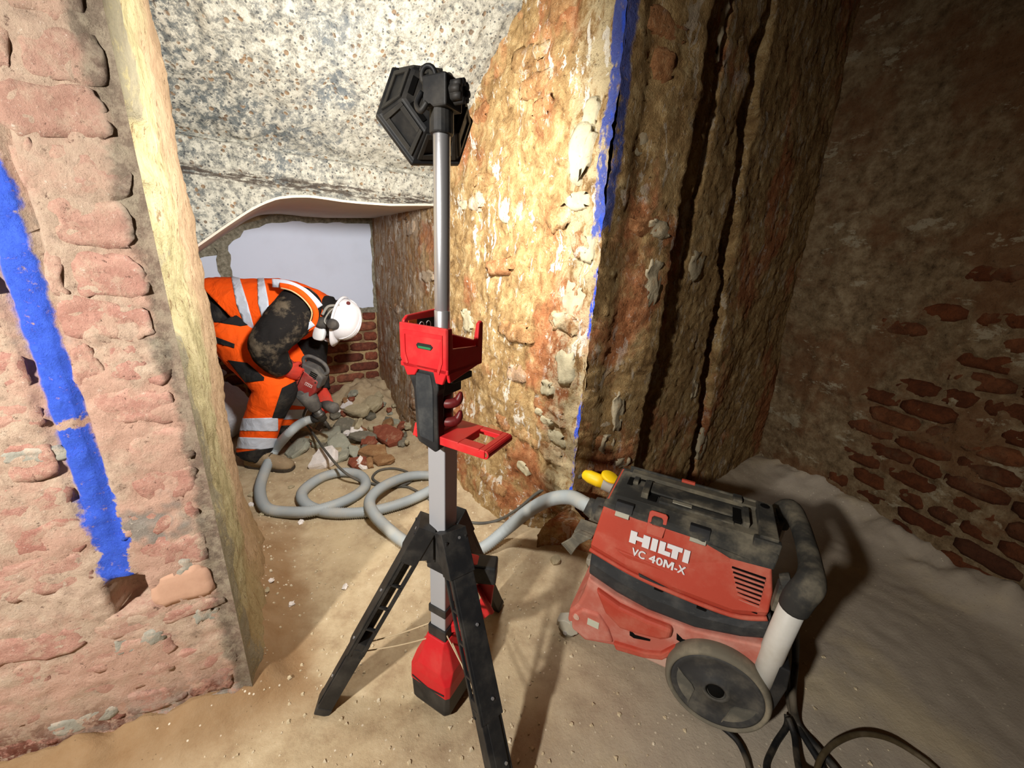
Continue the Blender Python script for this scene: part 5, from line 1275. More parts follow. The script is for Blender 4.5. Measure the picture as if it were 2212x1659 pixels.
# ================================================================== rubble heap
M_S_GREY = mat_stone('grey_green_slab', (140, 142, 126), (168, 166, 148), (190, 184, 162), 0.3)
M_S_WHITE = mat_stone('white_plaster_lump', (224, 214, 204), (240, 234, 228), (250, 248, 246), 0.5)
M_S_BROWN = mat_stone('brown_slab', (118, 82, 54), (160, 124, 86), (186, 158, 116), 0.35)
M_S_RED = mat_stone('broken_red_brick', (112, 60, 46), (150, 86, 64), (190, 164, 132), 0.35)
M_S_MORT = mat_stone('mortar_lump', (150, 138, 110), (186, 172, 140), (200, 188, 160), 0.4)
M_S_DARK = mat_stone('dark_grey_slab', (88, 84, 74), (128, 122, 106), (170, 160, 138), 0.35)
MATS = {'g': M_S_GREY, 'w': M_S_WHITE, 'b': M_S_BROWN, 'r': M_S_RED, 'm': M_S_MORT, 'd': M_S_DARK}
KIND = {'g': 'grey_slab', 'w': 'plaster_lump', 'b': 'brown_slab', 'r': 'brick_chunk', 'm': 'mortar_lump', 'd': 'dark_slab'}
def slab(kind, px, py, wpx, hpx, label, ang=0.0, tilt=0.35, thick=0.035, lift=0.03, seed=0, group=None):
    """angular flat piece; wpx x hpx is its extent in the photograph"""
    p = rest(px, py, lift); sc = (RM.T @ (np.array(p) - CAMP))[2]/FPX
    a = wpx*sc/2; rnd = random.Random(seed + int(px*7 + py))
    n = rnd.randint(7, 10); angs = sorted([2*math.pi*(i + rnd.uniform(-0.30, 0.30))/n for i in range(n)])
    bsz = max(hpx*sc*0.75, a*0.35)
    poly = [(a*(q := rnd.uniform(0.80, 1.15))*math.cos(t), bsz*q*math.sin(t)) for t in angs]
    bm = bmesh.new()
    def ring(z, k, j): return [bm.verts.new((x*k + rnd.uniform(-j, j), y*k + rnd.uniform(-j, j), z + rnd.uniform(-j, j)*0.6)) for x, y in poly]
    r = [ring(-thick/2, 0.90, 0.004), ring(-thick*0.15, 1.0, 0.003), ring(thick*0.30, 0.98, 0.003), ring(thick/2, 0.88, 0.004)]
    for q0, q1 in zip(r, r[1:]):
        for i in range(n): bm.faces.new((q0[i], q0[(i+1) % n], q1[(i+1) % n], q1[i]))
    bm.faces.new(r[0][::-1]); bm.faces.new(r[-1])
    bmesh.ops.triangulate(bm, faces=[f for f in bm.faces if len(f.verts) > 4])
    bmesh.ops.subdivide_edges(bm, edges=bm.edges[:], cuts=1, use_grid_fill=True)
    so = Vector((seed % 17, px % 31, py % 23))
    for v in bm.verts: v.co += Vector((fr(v.co + so, 18, 3), fr(v.co + so*2, 18, 3), fr(v.co + so*3, 18, 3)))*0.007
    R = Matrix.Rotation(math.radians(ang), 3, 'Z') @ Matrix.Rotation(tilt, 3, 'X') @ Matrix.Rotation(rnd.uniform(-0.15, 0.15), 3, 'Y')
    for v in bm.verts: v.co = R @ v.co + p
    me = bpy.data.meshes.new(KIND[kind]); bm.to_mesh(me); bm.free()
    o = link(KIND[kind], me, MATS[kind], None, False); tag(o, label, 'rubble', group); return o
BIG = [('w', 702, 988, 64, 44, 'white plaster lump, the palest and largest piece at the front of the heap', -18, 0.5, 0.07, 0.05),
       ('g', 644, 966, 48, 36, 'grey-green slab left of the white lump, its face turned up', -28, 0.55, 0.05, 0.045),
       ('g', 712, 938, 56, 30, 'grey-green slab behind the white lump, nearest the breaker', 8, 0.3, 0.045, 0.06),
       ('g', 734, 960, 48, 36, 'grey-green slab just right of the white lump', 20, 0.4, 0.05, 0.055),
       ('g', 737, 984, 34, 28, 'grey slab tucked under the right edge of the white lump', -40, 0.4, 0.04, 0.035),
       ('r', 838, 940, 78, 32, 'broken piece of brickwork with mortar still on it, right of the heap', -24, 0.5, 0.08, 0.06),
       ('b', 806, 975, 66, 26, 'brown stained slab lying on top at the right of the heap', 16, 0.35, 0.05, 0.06),
       ('b', 828, 993, 62, 20, 'brown flat slab at the right front foot of the heap', 6, 0.25, 0.04, 0.03),
       ('r', 772, 1000, 44, 24, 'dark red brick fragment at the front foot of the heap', -6, 0.3, 0.045, 0.03),
       ('b', 799, 1000, 18, 20, 'small orange-brown stone at the front foot of the heap', 30, 0.5, 0.04, 0.03),
       ('w', 783, 1003, 18, 22, 'small white chip standing at the front foot of the heap', 60, 0.7, 0.03, 0.03),
       ('d', 783, 943, 58, 20, 'long grey slab lying across the middle of the heap', 10, 0.4, 0.045, 0.08),
       ('d', 744, 918, 46, 22, 'dark slab leaning up at the back of the heap', 38, 0.8, 0.04, 0.08),
       ('m', 770, 920, 22, 26, 'pale upright shard at the back of the heap', -50, 0.9, 0.04, 0.08),
       ('r', 798, 954, 38, 18, 'red brick piece in the middle of the heap', 0, 0.3, 0.05, 0.065),
       ('g', 765, 976, 24, 26, 'small grey slab right of the grey-green ones', 40, 0.5, 0.035, 0.045),
       ('d', 650, 945, 58, 24, 'dark slab under the hose at the left of the heap', -10, 0.3, 0.045, 0.05),
       ('d', 870, 955, 28, 14, 'dark splinter at the far right of the heap, by the wall', 35, 0.5, 0.025, 0.03),
       ('m', 690, 948, 44, 20, 'mortar lump between the grey slabs', 10, 0.3, 0.05, 0.05),
       ('m', 775, 893, 60, 22, 'pale mortar lump on the bank below the brick wall', 12, 0.5, 0.06, 0.10),
       ('m', 805, 885, 50, 26, 'sandy mortar lump in the corner below the brick wall', -20, 0.6, 0.07, 0.10)]
for i, r in enumerate(BIG):
    slab(r[0], r[1], r[2], r[3], r[4], r[5], r[6], r[7], r[8], r[9], 40 + i)
rnd = random.Random(77)
USED = set()
WORD = {'g': 'grey-green slab fragment', 'm': 'sandy mortar fragment', 'd': 'dark grey splinter', 'r': 'red brick fragment', 'b': 'brown stone fragment', 'w': 'white plaster flake'}
for i in range(96):
    px = rnd.uniform(655, 880); t = (px - 655)/225
    lo_y, hi_y = 905 - 36*t*(1 if t < 0.75 else 0.6), 990 - 28*t if t > 0.2 else 960
    py = rnd.uniform(lo_y, hi_y); v = (py - lo_y)/(hi_y - lo_y)
    k = rnd.choice('mmdddgrbmw'); s = rnd.uniform(9, 28)
    row = 'back' if v < 0.28 else 'upper middle' if v < 0.52 else 'lower middle' if v < 0.76 else 'front'
    colm = 'far left' if t < 0.2 else 'left' if t < 0.4 else 'centre' if t < 0.6 else 'right' if t < 0.8 else 'far right'
    lab = None
    for k2 in [k] + [q for q in 'mdgrbw' if q != k]:
        l2 = 'small ' + WORD[k2] + ' in the ' + row + ' row of the heap, ' + colm
        if l2 not in USED: lab = l2; k = k2; USED.add(l2); break
    if lab is None: continue
    slab(k, px, py, s, s*rnd.uniform(0.45, 0.9), lab, rnd.uniform(-80, 80), rnd.uniform(0.1, 0.8), rnd.uniform(0.015, 0.04), rnd.uniform(0.01, 0.055), 200 + i, 'small pieces of the rubble heap')
# loose pieces by the near boot and along the pier
CH = ['by the pier foot beside the hose bend', 'left of the hose bend, second from the boot', 'left of the hose bend, lowest of its row', 'just under the hose bend', 'below the hose on the brown soil', 'lowest in the row below the hose', 'right below the hose bend on open floor', 'on the soil bank beside the pier', 'farther down the soil bank beside the pier', 'between the pier and the tripod foot', 'left of the tripod leg on the pale floor', 'inside the long hose bend']
for ci, (px, py, s) in enumerate(((548, 1068, 18), (556, 1052, 14), (543, 1090, 12), (566, 1112, 14), (552, 1180, 13), (560, 1210, 12), (650, 1128, 12), (585, 1255, 12), (578, 1282, 14), (630, 1305, 10), (745, 1268, 10), (628, 1052, 13))):
    slab('w' if s < 13 else 'm', px, py, s, s*0.6, 'loose pale chip ' + CH[ci], rnd.uniform(-60, 60), 0.2, 0.012, 0.006, int(px), 'loose chips on the floor')
def chips():
    rnd = random.Random(9); mb = MB(); n = 0
    while n < 1500:
        x, y = rnd.uniform(-1.9, 1.4), rnd.uniform(0.55, 3.2)
        q = Vector((x, y, 0)) - P_L
        if q.dot(D_PASS) > -0.1 and q.dot(Vector((0.83, 0.56, 0))) < 0.03: continue
        if (Vector((x, y, 0)) - P_L).dot(FACE_N) < -0.02 and x < -0.9 and y < 0.95: continue
        if (Vector((x, y, 0)) - P_R).dot(R_N) < 0.02 and (Vector((x, y, 0)) - P_R).dot(C_N) < 0.03: continue
        if x > 0.4 and rnd.random() < 0.75: continue
        r = rnd.choice((0.0025, 0.003, 0.004, 0.006, 0.008)); z = floor_z(x, y)
        c = Vector((x, y, z + r*0.25)); a0 = rnd.uniform(0, 6)
        k = rnd.choice((3, 4, 5)); base = [c + Vector((r*rnd.uniform(0.7, 1.3)*math.cos(a0 + 6.283*i/k), r*rnd.uniform(0.7, 1.3)*math.sin(a0 + 6.283*i/k), -r*0.3)) for i in range(k)]
        top = [c + (b - c)*0.6 + Vector((0, 0, r*0.6)) for b in base]
        mb.add(base + top, [tuple(range(k, 2*k))] + [(i, (i+1) % k, k + (i+1) % k, k + i) for i in range(k)]); n += 1
    o = mb.build('chippings', mat_stone('pale_chippings', (170, 150, 116), (220, 206, 176), (236, 228, 210), 0.5)); o['kind'] = 'stuff'
    tag(o, 'tiny pale chippings strewn over the dusty floor', 'debris')
chips()
# white sack behind the worker's legs
def sack():
    c = rest(478, 945, 0.0) + Vector((0, 0, 0.24)); bm = bmesh.new(); bmesh.ops.create_uvsphere(bm, u_segments=28, v_segments=20, radius=1)
    for v in bm.verts:
        p = v.co.copy(); k = 1 + 0.12*fr(p, 2.2, 3) + 0.05*fr(p, 7, 3); z = p.z
        s = (1 - 0.35*max(0, z)**2)
        v.co = Vector((0.24*p.x*k*s, 0.22*p.y*k*s, 0.25*max(-0.92, z)*k))
    me = bpy.data.meshes.new('rubble_sack'); bm.to_mesh(me); bm.free(); me.transform(Matrix.Translation(c))
    m = NM('woven_white_sack', 0.75, 0.2); n = m.noise(7, 5, 0.7); m.color(m.mix(n, lin((206, 206, 210)), lin((170, 168, 170)))); m.bump(n, 0.7, 0.03); m.bump(m.noise(120, 2, 0.5), 0.2, 0.002)
    o = link('rubble_sack', me, m.mat, None, True); tag(o, 'white woven sack standing behind the worker, half hidden', 'sack')
    t = MB(); top = c + Vector((0.02, 0, 0.20)); t.tube([top, top + Vector((0.0, 0, 0.05)), top + Vector((0.02, 0.0, 0.12))], [0.06, 0.035, 0.085], 14, None, True)
    t.build('sack_neck', m.mat, o, True)
sack()

# grey stones at the foot of the wall behind the hose end
for i, (px, py, sx, sy, sz, lab) in enumerate(((1240, 1150, 0.085, 0.06, 0.10, 'large grey stone at the wall foot behind the hose end'), (1215, 1118, 0.05, 0.04, 0.05, 'smaller grey stone left of the large one at the wall foot'), (1200, 1210, 0.035, 0.03, 0.03, 'low grey stone in front of the wall foot, between hose and caster'))):
    p = rest(px, py, sz*0.35); me = stone_mesh('rubble_stone', p, (sx, sy, sz), 700 + i, rough=1.0)
    o = link('rubble_stone', me, M_S_MORT if i else M_PATCH, None, False); tag(o, lab, 'stone')
# ================================================================== worker
def cloth(name, c, dirt=0.35, dirtc=(90, 70, 50), rough=0.85, wr=0.5, sc=5):
    m = NM(name, rough, 0.15); n = m.noise(sc, 6, 0.7, m.obj()); n2 = m.noise(220, 2, 0.5, m.obj()); w = m.noise(9, 3, 0.6, m.obj(), 1.2)
    m.color(m.mix(m.math('MULTIPLY', m.step(n, 0.50, 0.66), dirt), lin(c), lin(dirtc))); m.bump(w, wr, 0.02); m.bump(n2, 0.2, 0.001); return m.mat
M_ORANGE = cloth('hi_vis_orange', (255, 92, 20), 0.22, (200, 84, 34))
M_SLEEVE = cloth('dusty_black_knit', (30, 28, 27), 0.75, (112, 100, 82), 0.9, 0.5, 7)
M_BLKC = cloth('black_canvas', (34, 33, 33), 0.4, (84, 78, 68))
M_SILVER = cloth('reflective_tape', (206, 214, 226), 0.25, (170, 170, 172), 0.4, 0.3)
M_BOOT = cloth('dusty_suede_boot', (146, 126, 98), 0.6, (182, 166, 138), 0.9, 0.4, 9)
M_SOLE = flat('boot_sole', (70, 62, 52), 0.9, 0.1)
M_GLOVE = cloth('red_knit_glove', (196, 62, 48), 0.5, (150, 74, 62), 0.9, 0.4, 12)
M_SKIN = flat('skin', (196, 146, 120), 0.6, 0.3, 0, 0.05)
M_HELM = plastic('white_helmet', (236, 234, 236), 0.15, (196, 190, 180), 0.35, 12, 0.45, 0.04)
M_RUBG = plastic('grey_mask_rubber', (66, 64, 62), 0.35, (130, 120, 104), 0.6, 12)
M_FILT = flat('white_filter', (226, 226, 224), 0.7, 0.2, 0, 0.04)
M_PIPING = flat('pale_piping', (226, 190, 140), 0.7)

PY = 2.66
base_pt = rest(565, 1000, 0.0)
man = wthing('person', 'worker in orange hi-vis and white helmet bent over a red breaker', 'person', tuple(base_pt))

def remesh_union(name, tubes, voxel=0.012, smooth=4, wr=0.0, wsc=9):
    """tubes: list of (points, radii[, n]) fused to one continuous surface"""
    mb = MB()
    for t in tubes:
        if isinstance(t, MB): mb.add(t.v, t.f); continue
        mb.tube(t[0], t[1], t[2] if len(t) > 2 else 20, t[3] if len(t) > 3 else None)
    me = mb.mesh('tmp'); o = bpy.data.objects.new('tmp', me); COL.objects.link(o)
    r = o.modifiers.new('r', 'REMESH'); r.mode = 'VOXEL'; r.voxel_size = voxel
    s = o.modifiers.new('s', 'SMOOTH'); s.iterations = smooth; s.factor = 0.6
    dg = bpy.context.evaluated_depsgraph_get(); out = bpy.data.meshes.new_from_object(o.evaluated_get(dg))
    bpy.data.objects.remove(o); out.name = name
    if wr:
        n = len(out.vertices); co = np.empty(n*3, 'f'); out.vertices.foreach_get('co', co); no = np.empty(n*3, 'f'); out.vertices.foreach_get('normal', no)
        co = co.reshape(-1, 3); no = no.reshape(-1, 3)
        d = np.array([mnoise.noise(Vector(c)*wsc)*0.6 + (0.5 - abs(mnoise.noise(Vector(c)*wsc*1.7 + Vector((3, 7, 1)))))*0.7 for c in co], 'f')
        co += no*d[:, None]*wr; out.vertices.foreach_set('co', co.ravel()); out.update()
    return out
def cut_copy(src_me, planes, off, name, mat, parent, cap_in=0.0):
    """the stretch of a garment between cutting planes, lifted off by `off`: tapes, patches and hems.  planes: (point, normal) keep the +normal side"""
    bm = bmesh.new(); bm.from_mesh(src_me)
    for P, n in planes:
        bmesh.ops.bisect_plane(bm, geom=bm.verts[:] + bm.edges[:] + bm.faces[:], plane_co=P, plane_no=n, clear_inner=True)
    bmesh.ops.recalc_face_normals(bm, faces=bm.faces)
    bm.normal_update()
    nv = {v: v.normal.copy() for v in bm.verts}
    for v in bm.verts: v.co += nv[v]*off
    if not bm.faces: bm.free(); return None
    ret = bmesh.ops.extrude_face_region(bm, geom=bm.faces[:])
    for e in ret['geom']:
        if isinstance(e, bmesh.types.BMVert): pass
    vv = [e for e in ret['geom'] if isinstance(e, bmesh.types.BMVert)]
    for v in vv: v.co -= v.normal*0.0
    me = bpy.data.meshes.new(name); bm.to_mesh(me); bm.free()
    return link(name, me, mat, parent, True)
def tape(src_me, planes, off, name, mat, parent):
    bm = bmesh.new(); bm.from_mesh(src_me)
    for P, n in planes:
        bmesh.ops.bisect_plane(bm, geom=bm.verts[:] + bm.edges[:] + bm.faces[:], plane_co=Vector(P), plane_no=Vector(n), clear_inner=True)
    if not bm.faces: bm.free(); return None
    seen = set(); best = []
    for f0 in bm.faces:                                       # keep the one connected patch that matters
        if f0 in seen: continue
        st = [f0]; isl = []; seen.add(f0)
        while st:
            f = st.pop(); isl.append(f)
            for e in f.edges:
                for g in e.link_faces:
                    if g not in seen: seen.add(g); st.append(g)
        if len(isl) > len(best): best = isl
    bs = set(best); bmesh.ops.delete(bm, geom=[f for f in bm.faces if f not in bs], context='FACES')
    bm.normal_update()
    for v in bm.verts: v.co += v.normal*off
    me = bpy.data.meshes.new(name); bm.to_mesh(me); bm.free()
    o = link(name, me, mat, parent, True)
    sd = o.modifiers.new('thick', 'SOLIDIFY'); sd.thickness = off*1.2; sd.offset = -1
    return o
VIEW = lambda p: (Vector(p) - Vector(CAMP)).normalized()
def edge_plane(a, b, Y, flip=False):
    """a cutting plane through two picture points, seen edge-on: used for hems, tapes and patches"""
    A, B = at(a[0], a[1], Y), at(b[0], b[1], Y); n = (B - A).cross(VIEW((A + B)/2)).normalized()
    return (A, -n if flip else n)
# ---- one continuous body under the clothes
def person():
    hipN, hipF = at(506, 708, 2.58), at(532, 712, 2.82)
    pel = at(500, 682, 2.70); waist = at(548, 668, 2.71); chest = at(618, 668, 2.72); upper = at(664, 668, 2.72); neck = at(700, 668, 2.73)
    headc = at(735, 684, 2.73)
    kneeN, ankN = at(600, 836, 2.46), at(549, 985, 2.44)
    kneeF, ankF = at(666, 800, 2.80), at(624, 918, 2.88)
    shN, elN, wrN = at(640, 655, 2.53), at(578, 742, 2.34), at(612, 796, 2.40)
    shF, elF, wrF = at(676, 690, 2.90), at(672, 775, 2.84), at(694, 836, 2.70)
    toeN = rest(612, 1004, 0.05); toeF = rest(676, 930, 0.05)
    body = remesh_union('body', [
        ([pel, waist, chest, upper, neck], [0.15, 0.14, 0.17, 0.14, 0.06]), ([neck, headc.lerp(neck, 0.4), headc], [0.06, 0.065, 0.09]),
        ([hipN, hipN.lerp(kneeN, 0.5), kneeN, kneeN.lerp(ankN, 0.4), ankN], [0.115, 0.095, 0.07, 0.068, 0.045]), ([hipF, hipF.lerp(kneeF, 0.5), kneeF, kneeF.lerp(ankF, 0.4), ankF], [0.115, 0.095, 0.07, 0.068, 0.045]),
        ([pel, hipN], [0.13, 0.115]), ([pel, hipF], [0.13, 0.115]),
        ([upper, shN], [0.10, 0.08]), ([upper, shF], [0.10, 0.08]), ([shN, elN, wrN], [0.08, 0.055, 0.035]), ([shF, elF, wrF], [0.08, 0.055, 0.035]),
        ([ankN, ankN.lerp(toeN, 0.4) - Vector((0, 0, 0.02)), toeN], [0.045, 0.05, 0.03]), ([ankF, ankF.lerp(toeF, 0.4) - Vector((0, 0, 0.02)), toeF], [0.045, 0.05, 0.03])], 0.018, 3)
    link('body', body, M_SKIN, man, True)
    # trousers
    tw = [(hipN, 0.175), (at(540, 758, 2.54), 0.165), (at(578, 808, 2.48), 0.140), (at(596, 840, 2.455), 0.128), (at(578, 880, 2.45), 0.118), (at(562, 930, 2.445), 0.112), (at(549, 980, 2.44), 0.106)]
    tf = [(hipF, 0.175), (at(590, 752, 2.81), 0.160), (at(652, 790, 2.80), 0.125), (at(655, 820, 2.82), 0.118), (at(636, 870, 2.86), 0.105), (at(614, 920, 2.88), 0.108)]
    seat = [(at(470, 668, 2.70), (0.20, 0.17)), (pel, (0.23, 0.20)), (at(520, 712, 2.70), (0.21, 0.18))]
    tr = remesh_union('trousers', [(smooth_path([p for p, r in tw], 4), interp_list([r for p, r in tw], 4)), (smooth_path([p for p, r in tf], 4), interp_list([r for p, r in tf], 4)),
                                   ([p for p, r in seat], [r for p, r in seat], 24)], 0.011, 3, 0.010, 10)
    # trim off the hem ends cleanly
    def hemcut(me, P, n):
        bm = bmesh.new(); bm.from_mesh(me)
        bmesh.ops.bisect_plane(bm, geom=bm.verts[:] + bm.edges[:] + bm.faces[:], plane_co=P, plane_no=n, clear_outer=False, clear_inner=False); bm.to_mesh(me); bm.free()
    tro = link('trousers', tr.copy(), M_ORANGE, man, True)
    def near_box(px0, py0, px1, py1): return [edge_plane((px0, py0), (px0, py1), 2.45), edge_plane((px1, py1), (px1, py0), 2.45)]
    fwd = Vector(RM.T[2]) if False else Vector((float(RM[0][2]), float(RM[1][2]), float(RM[2][2])))
    legN = (Vector(at(500, 800, 2.655)), Vector((0, -1, 0))); legF = (Vector(at(500, 800, 2.70)), Vector((0, 1, 0)))
    def region(me, poly, Y, name, mat, parent, off=0.004, extra=(), smooth_in=None):
        c = (sum(p[0] for p in poly)/len(poly), sum(p[1] for p in poly)/len(poly)); C_ = at(c[0], c[1], Y); pls = list(extra)
        for i in range(len(poly)):
            P, nn = edge_plane(poly[i], poly[(i+1) % len(poly)], Y)
            pls.append((P, nn if (C_ - P).dot(nn) > 0 else -nn))
        return tape(me, pls, off, name, mat, parent)
    legNo = (Vector(at(540, 880, 2.655)), Vector((0, -1, 0)))
    for q in ([(480, 905), (600, 902), (600, 931), (480, 930)], [(480, 943), (600, 947), (600, 972), (480, 967)]):
        region(tr, q, 2.44, 'reflective_band', M_SILVER, tro, 0.004, [legNo])
    region(tr, [(480, 982), (620, 962), (620, 1020), (480, 1020)], 2.44, 'hem', M_BLKC, tro, 0.005, [legNo])
    for q in ([(570, 848), (680, 858), (680, 880), (570, 868)], [(570, 886), (680, 884), (680, 903), (570, 908)]):
        region(tr, q, 2.86, 'reflective_band', M_SILVER, tro, 0.004, [legF])
    region(tr, [(570, 922), (690, 914), (690, 960), (570, 960)], 2.88, 'hem', M_BLKC, tro, 0.005, [legF])
    region(tr, [(440, 640), (560, 712), (520, 705), (478, 712), (440, 700)], 2.56, 'waist_panel', M_BLKC, tro, 0.006)
    region(tr, [(494, 778), (534, 784), (571, 815), (570, 822), (532, 826)], 2.45, 'thigh_pocket', M_BLKC, tro, 0.007, [(Vector(at(530, 800, 2.50)), Vector((0, -1, 0)))])
    region(tr, [(462, 726), (507, 743), (506, 752), (462, 738)], 2.50, 'pocket_flap', M_BLKC, tro, 0.007, [(Vector(at(490, 740, 2.58)), Vector((0, -1, 0)))])
    region(tr, [(609, 838), (645, 820), (645, 905), (588, 902)], 2.45, 'knee_patch', M_BLKC, tro, 0.005, [legNo])
    # jacket: torso with both sleeves
    jk = remesh_union('jacket', [
        ([at(476, 668, 2.70), waist, chest, upper, at(706, 668, 2.73)], [(0.20, 0.17), (0.20, 0.17), (0.21, 0.19), (0.18, 0.15), (0.075, 0.08)], 24),
        (smooth_path([upper.lerp(shN, 0.5), at(648, 662, 2.55), at(622, 694, 2.44), at(592, 728, 2.35), at(580, 752, 2.34), at(594, 780, 2.37), at(613, 800, 2.41)], 4), interp_list([0.11, 0.132, 0.132, 0.116, 0.108, 0.088, 0.062], 4)),
        (smooth_path([upper.lerp(shF, 0.5), shF, at(676, 735, 2.87), at(676, 772, 2.83), at(686, 806, 2.76), at(694, 836, 2.71)], 4), interp_list([0.10, 0.115, 0.105, 0.095, 0.075, 0.056], 4))], 0.012, 3, 0.010, 11)
    jko = link('jacket', jk, M_SLEEVE, man, True)
    for a, b, Y in ((at(601, 786, 2.39), at(610, 799, 2.405), 0), (at(692, 828, 2.725), at(696, 842, 2.70), 0)):
        MB().tube([a, b], [0.062, 0.058], 18).build('cuff', M_BLKC, jko, True)
    # hi-vis waistcoat: its own shell over the jacket, arm left free
    vr = [(at(462, 656, 2.70), (0.215, 0.180)), (at(505, 662, 2.70), (0.225, 0.195)), (at(555, 668, 2.71), (0.228, 0.205)), (at(605, 672, 2.72), (0.235, 0.222)), (at(645, 672, 2.72), (0.225, 0.200)), (at(678, 670, 2.725), (0.185, 0.155)), (at(704, 668, 2.73), (0.110, 0.105)), (at(712, 667, 2.73), (0.100, 0.095))]
    vb = MB(); vp = smooth_path([p for p, r in vr], 7); vrr = interp_list([r for p, r in vr], 7)
    vb.rings(loft_rings(vp, vrr, 72, (0, 0, 1)), False); vm = vb.mesh('waistcoat')
    n = len(vm.vertices)
    for v in vm.vertices:
        q = v.co
        v.co = q + v.normal*(0.010*(0.5 - abs(mnoise.noise(q*9))) + 0.006*mnoise.noise(q*22))
    bm = bmesh.new(); bm.from_mesh(vm)
    P, nn = edge_plane((540, 728), (455, 640), 2.5); nn = nn if (at(620, 650, 2.5) - P).dot(nn) > 0 else -nn
    bmesh.ops.bisect_plane(bm, geom=bm.verts[:] + bm.edges[:] + bm.faces[:], plane_co=P, plane_no=nn, clear_inner=True)
    bm.to_mesh(vm); bm.free(); vm.update()
    vo = link('waistcoat', vm.copy(), M_ORANGE, man, True); sd = vo.modifiers.new('thick', 'SOLIDIFY'); sd.thickness = 0.006; sd.offset = -1
    region(vm, [(498, 590), (518, 590), (535, 655), (562, 740), (545, 740), (512, 660)], 2.52, 'reflective_band', M_SILVER, vo)
    region(vm, [(556, 590), (575, 590), (580, 650), (598, 740), (580, 740), (558, 655)], 2.50, 'reflective_band', M_SILVER, vo)
    # shoulder tape and edging round the armhole
    sp = smooth_path([at(588, 611, 2.50), at(622, 615, 2.485), at(655, 630, 2.49), at(676, 648, 2.50), at(690, 664, 2.53)], 6)
    def ribbon(pts, w, name, mat, lift=0.012):
        mb = MB(); rows = []
        for i, p in enumerate(pts):
            t = (pts[min(i+1, len(pts)-1)] - pts[max(i-1, 0)]).normalized(); v = -VIEW(p); s = t.cross(v).normalized()
            c = p + v*lift; rows.append([c - s*w, c + s*w, c + s*w - v*0.02, c - s*w - v*0.02])
        mb.rings(rows); return mb.build(name, mat, vo, True)
    ribbon(sp, 0.026, 'reflective_band', M_SILVER)
    ah = smooth_path([at(604, 616, 2.475), at(632, 622, 2.455), at(660, 640, 2.455), at(682, 672, 2.46), at(676, 702, 2.47), at(655, 716, 2.46), at(628, 730, 2.44), at(612, 742, 2.42)], 6)
    ribbon(ah, 0.016, 'armhole_edge', M_ORANGE, 0.02)
    ribbon([p + Vector((0, -0.004, 0)) for p in smooth_path([at(607, 622, 2.47), at(630, 628, 2.45), at(655, 645, 2.45), at(674, 672, 2.455), at(668, 698, 2.465), at(650, 711, 2.455)], 6)], 0.004, 'piping', M_PIPING, 0.022)
    ribbon(smooth_path([at(644, 716, 2.45), at(660, 708, 2.46), at(676, 698, 2.47)], 5), 0.018, 'reflective_band', M_SILVER, 0.034)
    # boots
    def boot(name, heel, toe, ank, up):
        d = (toe - heel); d.z = 0; L = d.length; d.normalize(); s = Vector((d.y, -d.x, 0)); z0 = min(heel.z, toe.z)
        def P(u, v, w): return heel + d*(u*L) + s*v + Vector((0, 0, w))
        mb = MB()
        rows = []
        for u, hw, h in ((0.0, 0.030, 0.09), (0.04, 0.042, 0.14), (0.15, 0.050, 0.16), (0.32, 0.052, 0.155), (0.45, 0.052, 0.125), (0.60, 0.056, 0.10), (0.75, 0.058, 0.088), (0.88, 0.052, 0.078), (0.96, 0.040, 0.062), (1.0, 0.022, 0.046)):
            rows.append([P(u, hw*math.cos(a)*1.0, 0.022 + (h - 0.022)*max(0.0, math.sin(a))**0.7) if a <= math.pi + 1e-6 else None for a in np.linspace(0, math.pi, 13)])
        mb.rings(rows)
        mb.tube([P(0.20, 0, 0.08), P(0.19, 0, 0.17), P(0.18, 0, 0.24)], [0.056, 0.058, 0.062], 18)
        o = mb.build(name, M_BOOT, man, True)
        so = MB(); prof = [(0.0, 0.028), (0.03, 0.040), (0.14, 0.052), (0.3, 0.050), (0.45, 0.050), (0.62, 0.059), (0.78, 0.060), (0.9, 0.054), (0.98, 0.036), (1.01, 0.012)]
        ring = [(u, v) for u, v in prof] + [(u, -v) for u, v in prof[::-1]]
        so.rings([[P(u, v*k, w) for u, v in ring] for w, k in ((0.0, 0.97), (0.012, 1.0), (0.026, 1.0))]); so.build('sole', M_SOLE, o, bevel=0.003)
        lc = MB()
        for k in range(4):
            u = 0.34 + k*0.07; h = 0.158 - k*0.014
            lc.tube([P(u, -0.022, h - 0.012), P(u + 0.02, 0, h), P(u + 0.01, 0.022, h - 0.012)], 0.0035, 6)
        lc.build('laces', M_SOLE, o)['kind'] = 'stuff'
    zn = lambda p: Vector((p.x, p.y, floor_z(p.x, p.y) - 0.002))
    hN = zn(at(535, 1004, 2.42)); tN = hN + Vector((0.345, -0.03, 0)); boot('boot', hN, tN, ankN, 0.1)
    hF = zn(at(604, 942, 2.86)); tF = hF + Vector((0.33, 0.02, 0)); boot('boot', hF, tF, ankF, 0.1)
    # ---- head: face turned to the floor, crown towards the right
    cr = Vector((0.955, -0.10, -0.16)).normalized()                      # crown
    fc_ = Vector((-0.12, -0.28, -0.95)); fc_ = (fc_ - cr*fc_.dot(cr)).normalized()   # face looks down and a little to us
    rt = cr.cross(fc_).normalized()                                       # across the head
    if rt.y > 0: rt = -rt                                                 # rt points to the camera side
    hc = at(729, 686, 2.72)
    def HP(a, f, r): return hc + cr*a + fc_*f + rt*r
    bm = bmesh.new(); bmesh.ops.create_uvsphere(bm, u_segments=36, v_segments=26, radius=1)
